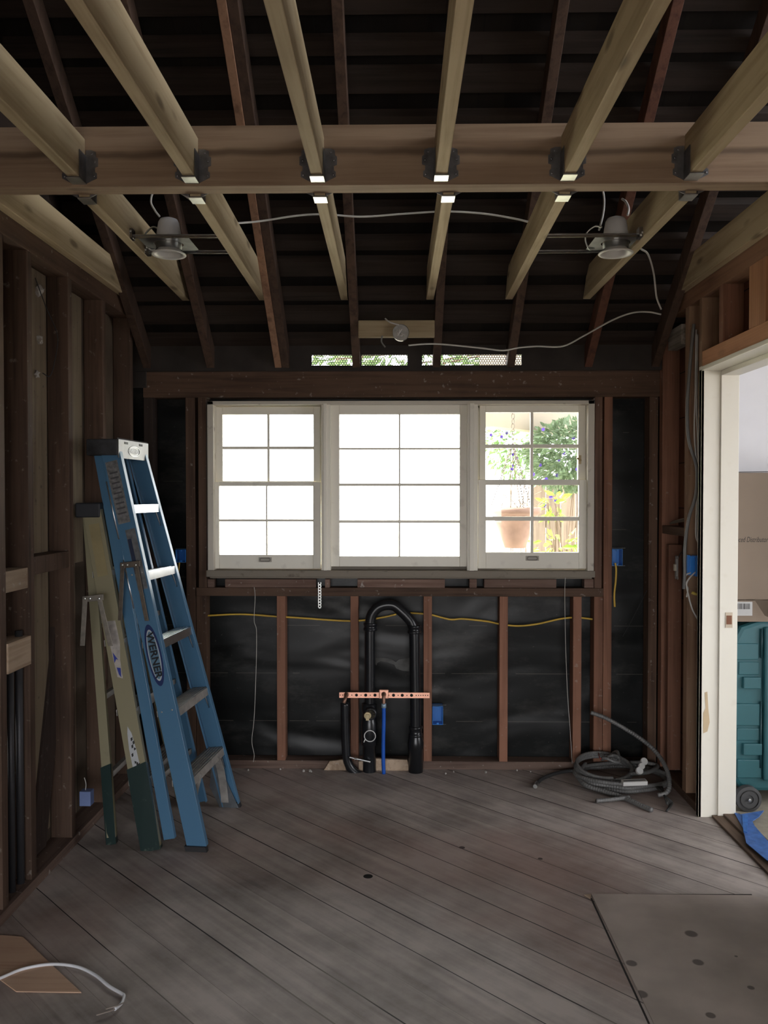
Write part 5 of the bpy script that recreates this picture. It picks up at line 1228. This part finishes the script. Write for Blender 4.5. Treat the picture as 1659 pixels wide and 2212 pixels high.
# ------------------------------------------------------------------ outdoors
struct(MB().box(-30, 30, -40, -2.25, -.12, -.06).build('ground', flat('light_cutting_yard', (.12, .105, .09), .95, var=.3, scale=.8)))  # unseen dark ground added to cut light reaching the ceiling from below
struct(MB().box(-30, 30, 4.70, 60, -.12, -.06).build('ground', flat('sunny_pale_paving', (.56, .53, .42), .9, var=.1, scale=.5)))
creamp = flat('cream_eave_paint', (.20, .165, .115), .6, var=.03)
pA, pB = atY(1035, 922, 6.6), atY(1300, 953, 8.0); zc_ = CAM.z + (1070-924)/F_PX*6.6
m = MB().prism([(pA.x, 6.6, zc_), (pB.x, 8.1, zc_), (pB.x+.1, 8.0, zc_), (pA.x+.1, 6.5, zc_)], (0, 0, .6))
tag(m.build('porch_fascia', creamp), 'cream painted porch beam seen at top of the right window', 'beam')
# hanging planter
Yp = 5.55; cp_ = atY(1113, 1096, Yp)
t = thing('hanging_planter', (cp_.x, Yp, cp_.z-.26), 'terracotta planter on a chain seen through the right window', 'planter')
terra = flat('terracotta', (.20, .125, .10), .85, 0, .2, 10, .4)
zt_ = cp_.z
MB().lathe([(0, -.27), (.07, -.27), (.095, -.20), (.13, -.10), (.155, -.045), (.158, -.04), (.172, -.038), (.172, .0), (.16, .0), (.155, -.03), (0, -.03)], (cp_.x+.0, Yp, zt_), seg=36).build('pot', terra, parent=t, smooth=True)
MB().lathe([(0, -.028), (.156, -.028)], (cp_.x, Yp, zt_), seg=24).build('soil', flat('soil', (.05, .035, .025), .95), parent=t)
def chain(p, q, par, name='chain', link=.03):
    p, q = Vector(p), Vector(q); d = (q-p); n_ = max(2, int(d.length/(link*.78))); d.normalize(); s1 = d.orthogonal().normalized(); s2 = d.cross(s1); m = MB()
    if abs(s1.x) < abs(s2.x): s1, s2 = s2, s1
    for i in range(n_):
        c = p.lerp(q, (i+.5)/n_); s = s1 if i % 2 == 0 else s2
        pts = []
        for k in range(17):
            a = 2*PI*k/16; pts.append(c + d*(link*.5*math.cos(a)) + s*(link*.28*math.sin(a)))
        m.tube(pts, .0022, 6, cap=False)
    return m.build(name, flat('rusty_chain', (.12, .10, .08), .6, .5), parent=par, smooth=True)
hub = atY(1108, 958, Yp); top = Vector((hub.x, Yp, 2.35))
chain(top, hub, t, link=.042)
MB().tube([top+Vector((0, -.02, .0)), top+Vector((.02, 1.3, .12))], .012, 8).build('bracket_arm', flat('rusty_chain', (.12, .10, .08), .6, .5), parent=t)
for k in range(3):
    a = PI*.9 + 2*PI*k/3; chain(hub, (cp_.x+.165*math.cos(a), Yp+.165*math.sin(a), zt_), t, link=.024)
m = MB(); rnd = random.Random(11)
for k in range(26):
    a = rnd.uniform(0, 2*PI); r = rnd.uniform(.02, .13); b0 = Vector((cp_.x+r*math.cos(a), Yp+r*math.sin(a), zt_-.03)); 
    e = b0 + Vector((rnd.uniform(-.16, .16), rnd.uniform(-.1, .1), rnd.uniform(.02, .14)))
    m.tube(spline([b0, b0.lerp(e, .5)+Vector((0, 0, .03)), e], 5), .0018, 5)
m.build('dry_stem', flat('dry_stem', (.2, .16, .11), .9), parent=t)

def leaves(cloud, size, seed, n):
    rnd = random.Random(seed); m = MB()
    for k in range(n):
        c, ctr = cloud(rnd)
        d = (c-ctr).normalized() + Vector((rnd.uniform(-.8, .8), rnd.uniform(-.8, .8), rnd.uniform(-.9, .4))); d.normalize()
        s = d.orthogonal().normalized(); s = Matrix.Rotation(rnd.uniform(0, 2*PI), 3, d) @ s; u = d.cross(s)
        L_ = size*rnd.uniform(.7, 1.3); W_ = L_*.42
        v = [c, c+d*L_*.35+s*W_*.5+u*.10*L_, c+d*L_*.7+s*W_*.35+u*.08*L_, c+d*L_, c+d*L_*.7-s*W_*.35+u*.08*L_, c+d*L_*.35-s*W_*.5+u*.10*L_, c+d*L_*.5]
        m.add(v, [(0, 1, 6), (1, 2, 6), (2, 3, 6), (3, 4, 6), (4, 5, 6), (5, 0, 6)])
    return m
def leafmat(name, col):
    if name in MATS: return MATS[name]
    m_, nt, p = _base(name); N = nt.nodes.new; L = nt.links.new
    tcx = N('ShaderNodeTexCoord'); n = N('ShaderNodeTexNoise'); n.inputs['Scale'].default_value = 9; L(tcx.outputs['Object'], n.inputs['Vector'])
    r = N('ShaderNodeValToRGB'); r.color_ramp.elements[0].position = .35; r.color_ramp.elements[1].position = .65
    r.color_ramp.elements[0].color = (*[c*.6 for c in col], 1); r.color_ramp.elements[1].color = (*col, 1); L(n.outputs['Fac'], r.inputs[0])
    L(r.outputs[0], p.inputs['Base Color']); p.inputs['Roughness'].default_value = .5
    tr_ = N('ShaderNodeBsdfTranslucent'); L(r.outputs[0], tr_.inputs[0]); mx = N('ShaderNodeMixShader'); mx.inputs[0].default_value = .35
    L(p.outputs[0], mx.inputs[1]); L(tr_.outputs[0], mx.inputs[2]); L(mx.outputs[0], nt.nodes['Material Output'].inputs[0])
    MATS[name] = m_; return m_
def ell(ctr, rx, ry, rz_):
    ctr = Vector(ctr)
    def f(rnd):
        while 1:
            v = Vector((rnd.uniform(-1, 1), rnd.uniform(-1, 1), rnd.uniform(-1, 1)))
            if .25 < v.length < 1: break
        return ctr + Vector((v.x*rx, v.y*ry, v.z*rz_)), ctr
    return f
def shrub(name, lab, ctr, r, n, size, col, seed, flowers=0, cat='shrub', group=None):
    t = thing(name, (ctr[0], ctr[1], -.06), lab, cat, group)
    leaves(ell(ctr, *r), size, seed, n).build('foliage', leafmat(name+'_leaf%d' % seed, col), parent=t)
    rnd = random.Random(seed+1); m = MB()
    if cat == 'tree':
        m.tube(spline([(2.35, ctr[1]+.2, -.06), (2.32, ctr[1]+.15, 1.3), (2.2, ctr[1]+.1, ctr[2])], 8), .07, 10)
    for k in range(6):
        c, _ = ell(ctr, r[0]*.8, r[1]*.8, r[2]*.8)(rnd)
        b0 = Vector((ctr[0]+rnd.uniform(-.12, .12), ctr[1]+rnd.uniform(-.1, .1), -.06)) if cat != 'tree' else Vector((2.2, ctr[1]+.1, ctr[2]))
        m.tube(spline([b0, b0.lerp(c, .5)+Vector((rnd.uniform(-.08, .08), 0, .1)), c], 6), .008 if cat == 'tree' else .004, 6)
    m.build('branch', flat('branch_bark', (.13, .09, .06), .9), parent=t)
    if flowers:
        m = MB()
        for k in range(flowers):
            c, _ = ell(Vector(ctr)+Vector((-.05, -r[1]*.5, 0)), r[0]*.95, r[1]*.5, r[2]*.9)(rnd)
            for j in range(5):
                a = 2*PI*j/5; d1 = Vector((math.cos(a), -.3, math.sin(a)))*.016
                s_ = d1.cross(Vector((0, 1, 0))).normalized()*.008
                m.add([c, c+d1*.6+s_, c+d1, c+d1*.6-s_], [(0, 1, 2, 3)])
        m.build('blossom', flat('violet_petal', (.10, .06, .34), .9, spec=.1), parent=t)
    return t
c = atY(1215, 990, 6.9)
shrub('flowering_vine', 'dense green vine with violet flowers outside the right window', (c.x+.1, 6.9, c.z+.02), (.42, .35, .30), 2400, .062, (.16, .23, .13), 21, 22)
c = atY(1105, 970, 7.6)
shrub('garden_shrub', 'sparse light shrub outside behind the hanging chain', (c.x+.05, 7.6, c.z+.05), (.28, .3, .35), 600, .058, (.16, .27, .10), 31, 18)
c = atY(1195, 1095, 6.1)
shrub('leafy_sprig', 'bright yellow-green sprig seen in lower right panes, upper one', (c.x, 6.1, c.z+.02), (.085, .06, .10), 34, .075, (.28, .42, .06), 41, 3, 'sprig', 'bright sprigs outside the right window')
c = atY(1205, 1178, 6.0)
shrub('leafy_sprig', 'bright yellow-green sprig seen at bottom of the right window', (c.x, 6.0, c.z-.01), (.17, .08, .09), 50, .075, (.28, .42, .06), 43, 0, 'sprig', 'bright sprigs outside the right window')
c = atY(900, 777, 7.2)
shrub('garden_tree', 'leafy tree seen as green specks through the mesh vents', (c.x, 7.2, c.z+.05), (1.3, .5, .22), 900, .09, (.12, .2, .07), 51, 0, 'tree')
# weathered fence behind
m = MB(); x = 1.10; rnd = random.Random(9)
x = atY(1148, 1100, 7.9).x
par = thing('garden_fence', (x+1.0, 7.95, -.06), 'weathered brown board fence behind the plants outside', 'fence')
fm = wood('fence_board', (.21, .165, .13), (.12, .09, .07), 2)
for k in range(14):
    MB().box(x, x+.135, 7.9+rnd.uniform(0, .01), 7.925, -.06, 1.66+rnd.uniform(-.03, .03)).build('fence_board', fm, parent=par); x += .142
MB().box(atY(1148, 1100, 7.9).x, x, 7.93, 7.97, 1.2, 1.29).build('fence_rail', fm, parent=par)
